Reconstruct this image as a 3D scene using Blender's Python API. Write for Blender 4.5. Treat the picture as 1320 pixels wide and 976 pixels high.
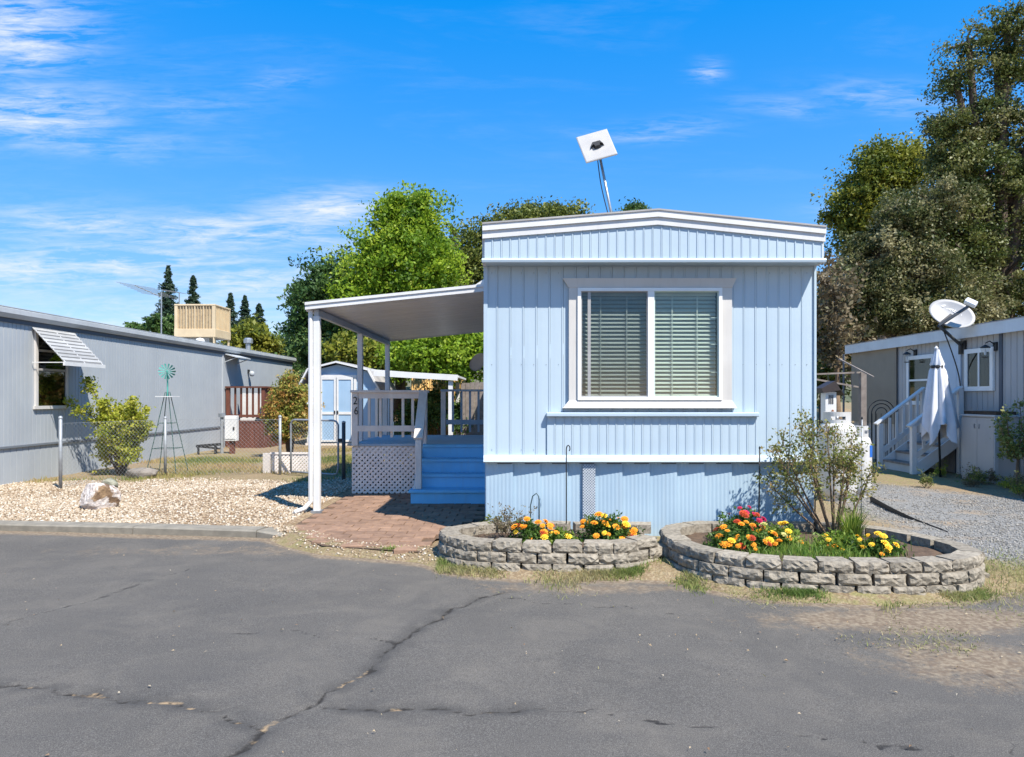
import bpy, math, random
import numpy as np
from mathutils import Vector, Matrix, Euler

for o in list(bpy.data.objects):
    bpy.data.objects.remove(o)
S = bpy.context.scene
COL = S.collection
R = math.radians
random.seed(7)
rng = np.random.default_rng(11)

# ------------------------------------------------------------------ camera
F, CX, HY, H = 900.0, 668.0, 513.0, 1.5          # focal length / vanishing point in photo pixels, eye height
cam = bpy.data.cameras.new('camera')
cam.sensor_width = 36.0
cam.lens = 36.0 * F / 1320.0
cam.shift_x = -(CX - 660.0) / 1320.0
cam.shift_y = (HY - 488.0) / 1320.0
cam.clip_start = 0.05
cam.clip_end = 2000
camo = bpy.data.objects.new('camera', cam)
camo.location = (0, 0, H)
camo.rotation_euler = (R(90), 0, 0)
COL.objects.link(camo)
S.camera = camo

# ------------------------------------------------------------------ light
SUN_TO = Vector((0.455, -0.555, 1.0)).normalized()   # towards the sun
sun_el = math.asin(SUN_TO.z)
W = bpy.data.worlds.new('World')
S.world = W
W.use_nodes = True
nt = W.node_tree
nt.nodes.clear()


class NG:
    """tiny helper for node maths"""
    def __init__(self, tree):
        self.t = tree

    def n(self, typ, **kw):
        nd = self.t.nodes.new(typ)
        for k, v in kw.items():
            setattr(nd, k, v)
        return nd

    def put(self, sock, v):
        if v is None:
            return
        if isinstance(v, bpy.types.NodeSocket):
            self.t.links.new(v, sock)
        else:
            sock.default_value = v

    def m(self, op, a, b=None, c=None, clamp=False):
        nd = self.n('ShaderNodeMath', operation=op, use_clamp=clamp)
        for i, v in enumerate((a, b, c)):
            self.put(nd.inputs[i], v)
        return nd.outputs[0]

    def mix(self, fac, a, b, blend='MIX'):
        nd = self.n('ShaderNodeMix', data_type='RGBA', blend_type=blend)
        self.put(nd.inputs[0], fac)
        self.put(nd.inputs[6], c4(a) if isinstance(a, tuple) else a)
        self.put(nd.inputs[7], c4(b) if isinstance(b, tuple) else b)
        return nd.outputs[2]

    def noise(self, vec, scale, detail=5, rough=0.55, dist=0.0):
        nd = self.n('ShaderNodeTexNoise')
        self.put(nd.inputs['Vector'], vec)
        nd.inputs['Scale'].default_value = scale
        nd.inputs['Detail'].default_value = detail
        nd.inputs['Roughness'].default_value = rough
        nd.inputs['Distortion'].default_value = dist
        return nd.outputs['Fac']

    def remap(self, v, a, b, c=0.0, d=1.0):
        nd = self.n('ShaderNodeMapRange')
        nd.clamp = True
        self.put(nd.inputs[0], v)
        for i, x in enumerate((a, b, c, d)):
            nd.inputs[i + 1].default_value = x
        return nd.outputs[0]

    def scale(self, vec, s):
        nd = self.n('ShaderNodeMapping')
        self.put(nd.inputs[0], vec)
        nd.inputs['Scale'].default_value = s
        return nd.outputs[0]


def c4(c):
    return (c[0], c[1], c[2], 1.0) if len(c) == 3 else c


g = NG(nt)
sky = g.n('ShaderNodeTexSky')
sky.sky_type = 'NISHITA'
sky.sun_disc = False
sky.sun_elevation = sun_el
sky.sun_rotation = math.atan2(SUN_TO.x, SUN_TO.y)
sky.altitude = 300
sky.air_density = 1.0
sky.dust_density = 0.25
sky.ozone_density = 3.0
hs = g.n('ShaderNodeHueSaturation')
hs.inputs['Hue'].default_value = 0.5
hs.inputs['Saturation'].default_value = 1.25
hs.inputs['Value'].default_value = 1.0
nt.links.new(sky.outputs[0], hs.inputs['Color'])
SKY_STRENGTH = 0.12
sc = g.n('ShaderNodeVectorMath', operation='SCALE')
gtc = g.n('ShaderNodeTexCoord')
gse = g.n('ShaderNodeSeparateXYZ')
nt.links.new(gtc.outputs['Generated'], gse.inputs[0])
tint = g.mix(g.remap(gse.outputs[2], 0.02, 0.50), (1.55, 1.26, 1.36), (0.05, 1.10, 1.40))
nt.links.new(g.mix(1.0, hs.outputs[0], tint, 'MULTIPLY'), sc.inputs[0])
# deep evenly exposed blue: compress the bright parts of the whole sky alike
sb3 = g.n('ShaderNodeSeparateXYZ')
nt.links.new(sc.outputs[0], sb3.inputs[0])
sc2 = g.n('ShaderNodeVectorMath', operation='SCALE')
nt.links.new(sc.outputs[0], sc2.inputs[0])
nt.links.new(g.m('DIVIDE', 0.92, g.m('ADD', sb3.outputs[2], 0.3)), sc2.inputs['Scale'])
sc.inputs['Scale'].default_value = SKY_STRENGTH
# cirrus: streaky noise in sky direction, thicker over some parts of the sky
tc = g.n('ShaderNodeTexCoord')
sep = g.n('ShaderNodeSeparateXYZ')
nt.links.new(tc.outputs['Generated'], sep.inputs[0])
ay = g.m('MAXIMUM', g.m('ABSOLUTE', sep.outputs[1]), 0.05)
u = g.m('DIVIDE', sep.outputs[0], ay)
v = g.m('DIVIDE', sep.outputs[2], ay)
comb = g.n('ShaderNodeCombineXYZ')
nt.links.new(u, comb.inputs[0])
nt.links.new(v, comb.inputs[1])
uv = comb.outputs[0]
warp = g.noise(g.scale(uv, (1.6, 5, 1)), 1.5, 4)
vw = g.m('ADD', v, g.m('MULTIPLY', g.m('SUBTRACT', warp, 0.5), 0.10))
mask = None
for (a, b, su, sv, amp) in ((-.72, .53, .10, .055, 1.0), (-.71, .41, .12, .04, .95), (-.60, .37, .10, .02, .35),
                            (-.62, .245, .14, .025, .75), (-.42, .232, .20, .032, .95), (-.28, .262, .10, .028, 1.0),
                            (-.62, .185, .26, .035, 1.0), (-.36, .158, .20, .026, .85), (-.55, .12, .35, .03, .55),
                            (-.48, .42, .12, .02, .25), (.53, .44, .10, .02, .38), (.19, .385, .10, .014, .38),
                            (.27, .461, .022, .014, .7), (.52, .27, .09, .025, .35), (.38, .415, .07, .018, .3),
                            (-.34, .45, .05, .012, .3)):
    du = g.m('POWER', g.m('DIVIDE', g.m('SUBTRACT', u, a), su), 2.0)
    dv = g.m('POWER', g.m('DIVIDE', g.m('SUBTRACT', vw, b), sv), 2.0)
    e = g.m('MULTIPLY', g.m('EXPONENT', g.m('MULTIPLY', g.m('ADD', du, dv), -1.0)), amp)
    mask = e if mask is None else g.m('MAXIMUM', mask, e)
st = g.noise(g.scale(uv, (2.0, 15, 1)), 3.0, 9, 0.62, 0.6)
st2 = g.noise(g.scale(uv, (5, 30, 1)), 3.6, 8, 0.66, 1.0)
streak = g.remap(g.m('ADD', g.m('MULTIPLY', st, 0.6), g.m('MULTIPLY', st2, 0.4)), 0.41, 0.62)
thin = g.remap(g.noise(g.scale(uv, (1.0, 5, 1)), 1.7, 7, 0.6, 0.6), 0.50, 0.78, 0, 0.15)
cl = g.m('ADD', g.m('MULTIPLY', g.m('MULTIPLY', mask, 1.05), streak), g.m('MULTIPLY', thin, streak), clamp=True)
cl = g.m('MULTIPLY', cl, g.remap(sep.outputs[2], 0.0, 0.05))
cloud = g.mix(g.m('MULTIPLY', cl, 0.92), sc2.outputs[0], (0.57, 0.60, 0.64))
bg = g.n('ShaderNodeBackground')
nt.links.new(cloud, bg.inputs[0])
bg.inputs[1].default_value = 1.0
out = g.n('ShaderNodeOutputWorld')
nt.links.new(bg.outputs[0], out.inputs[0])

sl = bpy.data.lights.new('sun', 'SUN')
sl.energy = 5.0
sl.angle = R(0.55)
sl.color = (1.0, 0.95, 0.87)
slo = bpy.data.objects.new('sun', sl)
slo.rotation_euler = SUN_TO.to_track_quat('Z', 'Y').to_euler()
slo.location = (10, -10, 20)
COL.objects.link(slo)

S.render.engine = 'CYCLES'
S.view_settings.view_transform = 'Standard'
S.view_settings.look = 'None'
S.view_settings.gamma = 1.0
S.view_settings.exposure = 0.7
S.render.resolution_x, S.render.resolution_y = 1024, 757
S.cycles.max_bounces = 8
S.cycles.transparent_max_bounces = 12


# ------------------------------------------------------------------ helpers
def P(px, py, Y):
    """point at depth Y seen at a photo pixel"""
    return Vector(((px - CX) * Y / F, Y, H - (py - HY) * Y / F))


def XP(px, Y):
    return (px - CX) * Y / F


def ZP(py, Y):
    return H - (py - HY) * Y / F


def GP(px, py, z=0.0):
    Y = (H - z) * F / (py - HY)
    return Vector(((px - CX) * Y / F, Y, z))


ORG = {}


def link(o, parent=None, org=None, kind=None, label=None, cat=None, group=None):
    COL.objects.link(o)
    ORG[o.name] = Vector(org) if org is not None else Vector((0, 0, 0))
    if parent is not None:
        o.parent = parent
        o.location = ORG[o.name] - ORG[parent.name]
    else:
        o.location = ORG[o.name]
    if kind:
        o['kind'] = kind
    if label:
        o['label'] = label
    if cat:
        o['category'] = cat
    if group:
        o['group'] = group
    return o


def thing(name, label, cat, loc=(0, 0, 0), group=None, kind=None):
    o = bpy.data.objects.new(name, None)
    o.empty_display_size = 0.1
    return link(o, None, loc, kind, label, cat, group)


class MB:
    def __init__(self):
        self.v, self.f = [], []

    def add(self, vs, fs):
        b = len(self.v)
        self.v += [tuple(p) for p in vs]
        self.f += [tuple(i + b for i in q) for q in fs]
        return self

    def box(self, x0, x1, y0, y1, z0, z1):
        return self.add([(x0, y0, z0), (x1, y0, z0), (x1, y1, z0), (x0, y1, z0), (x0, y0, z1), (x1, y0, z1), (x1, y1, z1), (x0, y1, z1)],
                        [(0, 3, 2, 1), (4, 5, 6, 7), (0, 1, 5, 4), (1, 2, 6, 5), (2, 3, 7, 6), (3, 0, 4, 7)])

    def obox(self, a, b, w, t, up=(0, 0, 1)):
        """bar from a to b, width w across, thickness t along up"""
        a, b, up = Vector(a), Vector(b), Vector(up)
        d = (b - a).normalized()
        s = d.cross(up).normalized()
        n = s.cross(d).normalized()
        vs = []
        for p in (a, b):
            for (i, j) in ((-1, -1), (1, -1), (1, 1), (-1, 1)):
                vs.append(p + s * (w / 2 * i) + n * (t / 2 * j))
        return self.add(vs, [(0, 1, 2, 3), (7, 6, 5, 4), (0, 4, 5, 1), (1, 5, 6, 2), (2, 6, 7, 3), (3, 7, 4, 0)])

    def tube(self, pts, r, n=8, cap=True):
        pts = [Vector(p) for p in pts]
        rs = r if isinstance(r, (list, tuple)) else [r] * len(pts)
        base = len(self.v)
        prev = None
        for i, p in enumerate(pts):
            d = (pts[min(i + 1, len(pts) - 1)] - pts[max(i - 1, 0)])
            if d.length < 1e-9:
                d = Vector((0, 0, 1))
            d.normalize()
            if prev is None:
                s = d.orthogonal().normalized()
            else:
                s = (prev - d * prev.dot(d))
                s = s.normalized() if s.length > 1e-6 else d.orthogonal().normalized()
            prev = s
            t = d.cross(s)
            for k in range(n):
                a = 2 * math.pi * k / n
                self.v.append(tuple(p + (s * math.cos(a) + t * math.sin(a)) * rs[i]))
        for i in range(len(pts) - 1):
            for k in range(n):
                a = base + i * n + k
                b = base + i * n + (k + 1) % n
                self.f.append((a, b, b + n, a + n))
        if cap:
            self.f.append(tuple(base + k for k in reversed(range(n))))
            self.f.append(tuple(base + (len(pts) - 1) * n + k for k in range(n)))
        return self

    def prism(self, prof, axis, a, b):
        """closed 2D profile extruded along axis from a to b. axis 'x': prof=(y,z); 'y': (x,z); 'z': (x,y)"""
        def mk(p, t):
            return {'x': (t, p[0], p[1]), 'y': (p[0], t, p[1]), 'z': (p[0], p[1], t)}[axis]
        n = len(prof)
        vs = [mk(p, a) for p in prof] + [mk(p, b) for p in prof]
        fs = [(i, (i + 1) % n, (i + 1) % n + n, i + n) for i in range(n)]
        fs += [tuple(reversed(range(n))), tuple(range(n, 2 * n))]
        return self.add(vs, fs)

    def sheet(self, prof, axis, a, b):
        """open profile swept along axis"""
        def mk(p, t):
            return {'x': (t, p[0], p[1]), 'y': (p[0], t, p[1]), 'z': (p[0], p[1], t)}[axis]
        n = len(prof)
        return self.add([mk(p, a) for p in prof] + [mk(p, b) for p in prof],
                        [(i, i + 1, i + 1 + n, i + n) for i in range(n - 1)])

    def lathe(self, prof, c, n=20, axis=(0, 0, 1)):
        ax = Vector(axis).normalized()
        s = ax.orthogonal().normalized()
        t = ax.cross(s)
        c = Vector(c)
        base = len(self.v)
        for (r, h) in prof:
            for k in range(n):
                a = 2 * math.pi * k / n
                self.v.append(tuple(c + ax * h + (s * math.cos(a) + t * math.sin(a)) * r))
        for i in range(len(prof) - 1):
            for k in range(n):
                a = base + i * n + k
                b = base + i * n + (k + 1) % n
                self.f.append((a, b, b + n, a + n))
        return self

    def build(self, name, mat, parent=None, smooth=False, bevel=0, **kw):
        vs = np.array(self.v, dtype=float)
        lo, hi = vs.min(0), vs.max(0)
        c = Vector(((lo[0] + hi[0]) / 2, (lo[1] + hi[1]) / 2, lo[2]))
        me = bpy.data.meshes.new(name)
        me.from_pydata([(a - c.x, b - c.y, d - c.z) for a, b, d in self.v], [], self.f)
        import bmesh
        bm = bmesh.new()
        bm.from_mesh(me)
        bmesh.ops.recalc_face_normals(bm, faces=bm.faces)
        if bevel:
            bmesh.ops.bevel(bm, geom=list(bm.edges), offset=bevel, segments=1, affect='EDGES', clamp_overlap=True)
        bm.to_mesh(me)
        bm.free()
        if smooth:
            me.polygons.foreach_set('use_smooth', [True] * len(me.polygons))
        me.materials.append(mat)
        o = bpy.data.objects.new(name, me)
        return link(o, parent, c, **kw)


def place(name, me, loc, rotz=0, parent=None, scale=None, rot=None, **kw):
    o = bpy.data.objects.new(name, me)
    link(o, parent, loc, **kw)
    o.rotation_euler = rot if rot is not None else (0, 0, rotz)
    if scale is not None:
        o.scale = scale
    return o


def np_mesh(name, V, Q, mat, parent=None, attrs=None, smooth=False, **kw):
    """V (n,3), Q (m,k) -> object (k = 3 or 4)"""
    V = np.asarray(V, dtype=np.float32)
    Q = np.asarray(Q, dtype=np.int32)
    c = Vector((float(V[:, 0].mean()), float(V[:, 1].mean()), float(V[:, 2].min())))
    V = V - np.array(c, dtype=np.float32)
    me = bpy.data.meshes.new(name)
    k = Q.shape[1]
    me.vertices.add(len(V))
    me.vertices.foreach_set('co', V.ravel())
    me.loops.add(Q.size)
    me.loops.foreach_set('vertex_index', Q.ravel())
    me.polygons.add(len(Q))
    me.polygons.foreach_set('loop_start', np.arange(0, Q.size, k, dtype=np.int32))
    if smooth:
        me.polygons.foreach_set('use_smooth', np.ones(len(Q), dtype=bool))
    for an, av in (attrs or {}).items():
        at = me.attributes.new(an, 'FLOAT', 'POINT')
        at.data.foreach_set('value', np.asarray(av, dtype=np.float32))
    me.update(calc_edges=True)
    me.validate()
    me.materials.append(mat)
    o = bpy.data.objects.new(name, me)
    return link(o, parent, c, **kw)


# ------------------------------------------------------------------ materials
def new_mat(name):
    m = bpy.data.materials.new(name)
    m.use_nodes = True
    t = m.node_tree
    b = t.nodes['Principled BSDF']
    gg = NG(t)
    geo = gg.n('ShaderNodeNewGeometry')
    return m, gg, b, geo.outputs['Position']


def bump(gg, b, h, strength, dist=0.01):
    bp = gg.n('ShaderNodeBump')
    bp.inputs['Strength'].default_value = strength
    bp.inputs['Distance'].default_value = dist
    gg.put(bp.inputs['Height'], h)
    gg.t.links.new(bp.outputs[0], b.inputs['Normal'])


def mat(name, c1, c2=None, scale=6.0, rough=0.55, spec=0.35, bmp=0.0, bscale=40, metal=0.0, rnd=0.0, streak=0.0, streakc=(0.25, 0.22, 0.18),
        lo=0.35, hi=0.65, stretch=(1, 1, 1)):
    m, gg, b, pos = new_mat(name)
    c2 = c2 or tuple(x * 0.86 for x in c1)
    vec = gg.scale(pos, stretch) if stretch != (1, 1, 1) else pos
    n1 = gg.remap(gg.noise(vec, scale, 6), lo, hi)
    col = gg.mix(n1, c1, c2)
    if streak:
        s = gg.noise(gg.scale(pos, (9, 9, 0.7)), 1.6, 6, 0.65)
        col = gg.mix(gg.remap(s, 0.5, 0.8, 0, streak), col, streakc)
    if rnd:
        oi = gg.n('ShaderNodeObjectInfo')
        hv = gg.n('ShaderNodeHueSaturation')
        gg.put(hv.inputs['Value'], gg.remap(oi.outputs['Random'], 0, 1, 1 - rnd, 1 + rnd))
        gg.t.links.new(col, hv.inputs['Color'])
        col = hv.outputs[0]
    gg.put(b.inputs['Base Color'], col)
    b.inputs['Roughness'].default_value = rough
    b.inputs['Specular IOR Level'].default_value = spec
    b.inputs['Metallic'].default_value = metal
    if bmp:
        bump(gg, b, gg.noise(pos, bscale, 6, 0.6), bmp)
    return m


def leaf_mat(name, cols, trans=0.35, rough=0.5):
    """cols: list of colours along the leaf attribute v (0..1)"""
    m, gg, b, pos = new_mat(name)
    at = gg.n('ShaderNodeAttribute', attribute_name='v')
    rp = gg.n('ShaderNodeValToRGB')
    els = rp.color_ramp.elements
    while len(els) < len(cols):
        els.new(0.5)
    for i, c in enumerate(cols):
        els[i].position = i / (len(cols) - 1)
        els[i].color = c4(c)
    gg.put(rp.inputs[0], at.outputs['Fac'])
    gg.put(b.inputs['Base Color'], rp.outputs[0])
    b.inputs['Roughness'].default_value = rough
    b.inputs['Specular IOR Level'].default_value = 0.3
    tr = gg.n('ShaderNodeBsdfTranslucent')
    hv = gg.n('ShaderNodeHueSaturation')
    hv.inputs['Value'].default_value = 1.2
    gg.t.links.new(rp.outputs[0], hv.inputs['Color'])
    gg.t.links.new(hv.outputs[0], tr.inputs[0])
    mx = gg.n('ShaderNodeMixShader')
    mx.inputs[0].default_value = trans
    gg.t.links.new(b.outputs[0], mx.inputs[1])
    gg.t.links.new(tr.outputs[0], mx.inputs[2])
    gg.t.links.new(mx.outputs[0], gg.t.nodes['Material Output'].inputs[0])
    return m


def glass_mat(name, tint=(0.75, 0.86, 0.80), refl=0.12):
    m, gg, b, pos = new_mat(name)
    tp = gg.n('ShaderNodeBsdfTransparent')
    tp.inputs[0].default_value = c4(tint)
    gl = gg.n('ShaderNodeBsdfGlossy')
    gl.inputs['Roughness'].default_value = 0.03
    gl.inputs['Color'].default_value = (0.9, 0.95, 0.95, 1)
    fr = gg.n('ShaderNodeLayerWeight')
    mx = gg.n('ShaderNodeMixShader')
    gg.put(mx.inputs[0], gg.m('ADD', gg.m('MULTIPLY', gg.m('POWER', fr.outputs['Facing'], 5.0), .8), refl * .6, clamp=True))
    gg.t.links.new(tp.outputs[0], mx.inputs[1])
    gg.t.links.new(gl.outputs[0], mx.inputs[2])
    gg.t.links.new(mx.outputs[0], gg.t.nodes['Material Output'].inputs[0])
    return m


BLUE = mat('pale_blue_siding_paint', (0.455, 0.545, 0.605), (0.415, 0.505, 0.575), 1.0, rough=0.42, spec=0.4, bmp=0.25, bscale=3.5, streak=0.16, streakc=(0.36, 0.41, 0.46), rnd=0.015)
BLUE2 = mat('blue_skirting_paint', (0.405, 0.52, 0.60), (0.345, 0.455, 0.545), 1.4, rough=0.5, spec=0.3, streak=0.22, streakc=(0.40, 0.42, 0.42), rnd=0.04)
WHITE = mat('white_painted_metal', (0.70, 0.69, 0.67), (0.63, 0.62, 0.60), 3, rough=0.45, streak=0.25, streakc=(0.50, 0.46, 0.40))
CREAM = mat('off_white_trim', (0.60, 0.57, 0.53), (0.55, 0.52, 0.48), 3, rough=0.5, streak=0.15)
ROOFM = mat('grey_roof_coating', (0.42, 0.40, 0.38), (0.3, 0.29, 0.28), 2, rough=0.8)
VINYL = mat('white_window_vinyl', (0.82, 0.82, 0.80), (0.76, 0.76, 0.74), 4, rough=0.35)
DVINYL = mat('grey_screen_frame', (0.36, 0.35, 0.34), None, 4, rough=0.5)
SLAT = mat('blind_slat', (0.62, 0.62, 0.59), (0.56, 0.56, 0.53), 4, rough=0.5, rnd=0.05)
GLASS = glass_mat('window_glass', (0.85, 0.89, 0.855), 0.08)
GLASS2 = glass_mat('screened_glass', (0.72, 0.75, 0.73), 0.07)
DARK = mat('dark_interior', (0.03, 0.03, 0.03), None, 3, rough=0.9)
STEP = mat('bright_blue_step_paint', (0.21, 0.56, 0.82), (0.18, 0.50, 0.76), 3, rough=0.6, streak=0.35, streakc=(0.26, 0.36, 0.45), rnd=0.05)
DECK = mat('grey_blue_deck_paint', (0.36, 0.45, 0.52), (0.30, 0.39, 0.47), 4, rough=0.6, streak=0.1, rnd=0.05)
RAIL = mat('weathered_white_rail_paint', (0.76, 0.69, 0.61), (0.66, 0.59, 0.52), 5, rough=0.6, streak=0.3, streakc=(0.42, 0.38, 0.34), bmp=0.1)
LATT = mat('white_lattice', (0.80, 0.73, 0.67), (0.70, 0.63, 0.58), 5, rough=0.6)
PAN = mat('awning_pan_metal', (0.64, 0.61, 0.58), (0.56, 0.53, 0.50), 2.0, rough=0.32, spec=0.6, rnd=0.03, stretch=(0.3, 3, 1))
BLACK = mat('black_metal', (0.018, 0.018, 0.02), (0.03, 0.03, 0.03), 8, rough=0.5)
STEEL = mat('galvanised_steel', (0.42, 0.44, 0.45), (0.34, 0.35, 0.36), 12, rough=0.42, metal=0.7)
GALV = mat('dull_grey_fence_pipe', (0.36, 0.38, 0.39), (0.28, 0.29, 0.30), 12, rough=0.55, metal=0.3)
GREYW = mat('blue_grey_siding', (0.405, 0.43, 0.445), (0.36, 0.385, 0.405), 1.2, rough=0.6, streak=0.2, streakc=(0.30, 0.31, 0.32), rnd=0.02)
GREYT = mat('light_grey_trim', (0.47, 0.49, 0.50), (0.40, 0.42, 0.43), 2, rough=0.55, streak=0.2)
GREYR = mat('warm_grey_siding', (0.46, 0.435, 0.41), (0.41, 0.39, 0.37), 1.2, rough=0.65, streak=0.12, rnd=0.02)
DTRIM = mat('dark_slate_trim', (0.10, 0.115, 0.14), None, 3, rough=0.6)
TAN = mat('tan_shade_cloth', (0.30, 0.25, 0.185), (0.26, 0.215, 0.16), 2, rough=0.9)
BROWN = mat('red_brown_stained_wood', (0.155, 0.055, 0.034), (0.105, 0.038, 0.025), 7, rough=0.6, rnd=0.12, stretch=(3, 3, .4))
BEIGE = mat('beige_cooler_enamel', (0.62, 0.49, 0.31), (0.55, 0.42, 0.26), 3, rough=0.5, streak=0.2)
PAD = mat('cooler_louvre_pad', (0.42, 0.33, 0.21), (0.30, 0.23, 0.15), 14, rough=0.9)
TEAL = mat('teal_painted_metal', (0.10, 0.36, 0.30), (0.07, 0.25, 0.21), 10, rough=0.6)
SHEDB = mat('shed_blue_paint', (0.33, 0.47, 0.62), (0.29, 0.43, 0.58), 2, rough=0.6, streak=0.12, rnd=0.03)
CONC = mat('weathered_concrete', (0.27, 0.24, 0.19), (0.19, 0.17, 0.135), 7, rough=0.9, bmp=0.5, bscale=60, streak=0.3, streakc=(0.20, 0.17, 0.13))
BLOCK = mat('grey_split_concrete_block', (0.33, 0.285, 0.22), (0.18, 0.152, 0.115), 24, rough=0.95, bmp=1.0, bscale=48, rnd=0.14, lo=.4, hi=.68)
BRICK = mat('red_brown_paver', (0.30, 0.185, 0.12), (0.21, 0.128, 0.085), 9, rough=0.9, bmp=0.5, bscale=70, rnd=0.16)
BARK = mat('grey_brown_bark', (0.14, 0.105, 0.08), (0.08, 0.06, 0.045), 9, rough=0.95, bmp=0.6, bscale=25)
TWIG = mat('dry_twig', (0.20, 0.14, 0.09), (0.13, 0.09, 0.06), 12, rough=0.9)
ROCKM, _g, _b, _p = new_mat('brown_and_white_rock')
_n = _g.remap(_g.noise(_p, 3.4, 6, 0.55, 0.6), 0.43, 0.48)
_c = _g.mix(_g.remap(_g.noise(_p, 12, 5), 0.35, 0.65), (0.27, 0.175, 0.095), (0.14, 0.085, 0.05))
_c2 = _g.mix(_g.remap(_g.noise(_p, 16, 5), 0.35, 0.7), (0.70, 0.64, 0.59), (0.42, 0.34, 0.29))
_g.put(_b.inputs['Base Color'], _g.mix(_n, _c, _c2))
_b.inputs['Roughness'].default_value = 0.95
bump(_g, _b, _g.noise(_p, 25, 6, 0.65), 0.8, 0.02)
STONE = mat('grey_green_stone', (0.30, 0.29, 0.22), (0.20, 0.20, 0.15), 12, rough=0.95, bmp=0.6)
TANKW = mat('white_tank_paint', (0.58, 0.57, 0.55), (0.50, 0.48, 0.45), 5, rough=0.4, streak=0.2, streakc=(0.45, 0.33, 0.22))
CLOTH = mat('pale_umbrella_canvas', (0.72, 0.72, 0.74), (0.62, 0.62, 0.65), 5, rough=0.9)
DISHM = mat('satellite_dish_grey', (0.44, 0.425, 0.405), (0.39, 0.375, 0.36), 6, rough=0.5)
PALEDOOR = mat('pale_blue_door', (0.55, 0.62, 0.69), (0.50, 0.57, 0.64), 3, rough=0.5)
BLUELAB = mat('blue_label', (0.03, 0.14, 0.5), None, 5, rough=0.5)
BAMBOO = mat('bamboo_screen', (0.52, 0.33, 0.12), (0.40, 0.24, 0.08), 20, rough=0.8, rnd=0.15)
SOILP = mat('planter_soil', (0.13, 0.085, 0.055), (0.075, 0.05, 0.034), 14, rough=1.0, bmp=0.9, bscale=40)
NUM = mat('black_house_number', (0.012, 0.012, 0.014), None, 5, rough=0.4)
PINKW = mat('reflective_white_letter', (0.86, 0.86, 0.86), None, 5, rough=0.4)

# ------------------------------------------------------------------ terrain
EDGE = np.array([(-60, 12.5), (-12, 8.75), (-6.2, 8.22), (-2.85, 7.82), (-2.35, 7.36), (-1.95, 7.0), (-0.95, 6.70), (-0.72, 6.42), (-.4, 6.22), (0.2, 6.10), (0.95, 6.10), (1.3, 6.05), (1.6, 5.70), (2.0, 5.47),
                 (2.7, 5.36), (3.3, 5.40), (3.85, 5.66), (4.3, 5.75), (5.4, 5.95), (8, 5.9), (14, 5.5), (60, 3)])
ASPH = -0.075


def edge_y(x):
    return np.interp(x, EDGE[:, 0], EDGE[:, 1])


def sstep(a, b, x):
    t = np.clip((x - a) / (b - a), 0, 1)
    return t * t * (3 - 2 * t)


def vnoise(x, y, s, seed=0):
    """cheap smooth value noise"""
    r = np.random.default_rng(seed)
    T = r.random((64, 64))
    gx, gy = np.asarray(x) * s, np.asarray(y) * s
    ix, iy = np.floor(gx).astype(int), np.floor(gy).astype(int)
    fx, fy = gx - ix, gy - iy
    fx, fy = fx * fx * (3 - 2 * fx), fy * fy * (3 - 2 * fy)
    a = T[ix % 64, iy % 64]
    b = T[(ix + 1) % 64, iy % 64]
    c = T[ix % 64, (iy + 1) % 64]
    d = T[(ix + 1) % 64, (iy + 1) % 64]
    return (a * (1 - fx) + b * fx) * (1 - fy) + (c * (1 - fx) + d * fx) * fy


def terr(x, y):
    x, y = np.asarray(x, float), np.asarray(y, float)
    e = edge_y(x)
    wid = np.where(x < -2.8, 0.06, 0.32)
    sh = np.where(x < -2.8, 0.20, 0.0)
    t = sstep(-wid, wid, y - e - sh)
    z = -0.13 + 0.13 * t
    rough = np.where(y - e > -0.5, 1, 0)
    z = z + rough * ((vnoise(x, y, 1.7, 3) - .5) * 0.022 + (vnoise(x, y, 6.0, 4) - .5) * 0.012) * np.where(y < 30, 1, 3)
    z = z - .035 * sstep(-2.74, -2.66, x) * sstep(-.34, -.42, x) * sstep(.12, .3, y - np.interp(x, [-2.75, -2.6, -1.9, -.9, -.4], [8.5, 8.1, 7.2, 6.9, 7.4])) * sstep(11.1, 10.9, y)
    z = z + sstep(24.5, 32, y) * 2.0 * sstep(-8, -5, x) * sstep(20, 10, x)
    return z


def axis_coords(spans):
    out_ = []
    for a, b, s in spans:
        out_.append(np.arange(a, b, s))
    return np.concatenate(out_ + [np.array([spans[-1][1]])])


def grid(xs, ys):
    X, Y = np.meshgrid(xs, ys, indexing='ij')
    nx, ny = len(xs), len(ys)
    I = np.arange(nx * ny).reshape(nx, ny)
    Q = np.stack([I[:-1, :-1], I[1:, :-1], I[1:, 1:], I[:-1, 1:]], -1).reshape(-1, 4)
    return X.ravel(), Y.ravel(), Q


# zone weights
def gravel_w(x, y):
    n = (vnoise(x, y, 1.3, 8) - .5) * 0.9 + (vnoise(x, y, 4, 9) - .5) * 0.4
    far = np.interp(x, [-9, -6, -4.4, -2.6], [12.3, 12.7, 12.7, 12.4])
    return sstep(0.25, -0.25, x + 2.62 - n * .25) * sstep(0.35, -0.35, y - far - n)


def drive_w(x, y):
    n = (vnoise(x, y, 0.9, 18) - .5) * 1.4 + (vnoise(x, y, 3, 19) - .5) * 0.6
    lft = np.interp(y, [5, 6.3, 7, 12, 14], [4.9, 4.55, 4.1, 5.2, 5.6])
    rgt = np.interp(y, [5, 8, 10, 11.5, 13.5], [12, 9.5, 7.6, 6.6, 5.6])
    return sstep(-.3, .3, x - lft + n * .4) * sstep(.4, -.4, x - rgt + n * .4) * sstep(5.7, 6.4, y + n * .3) * sstep(14.5, 12.2, y + n)


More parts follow.
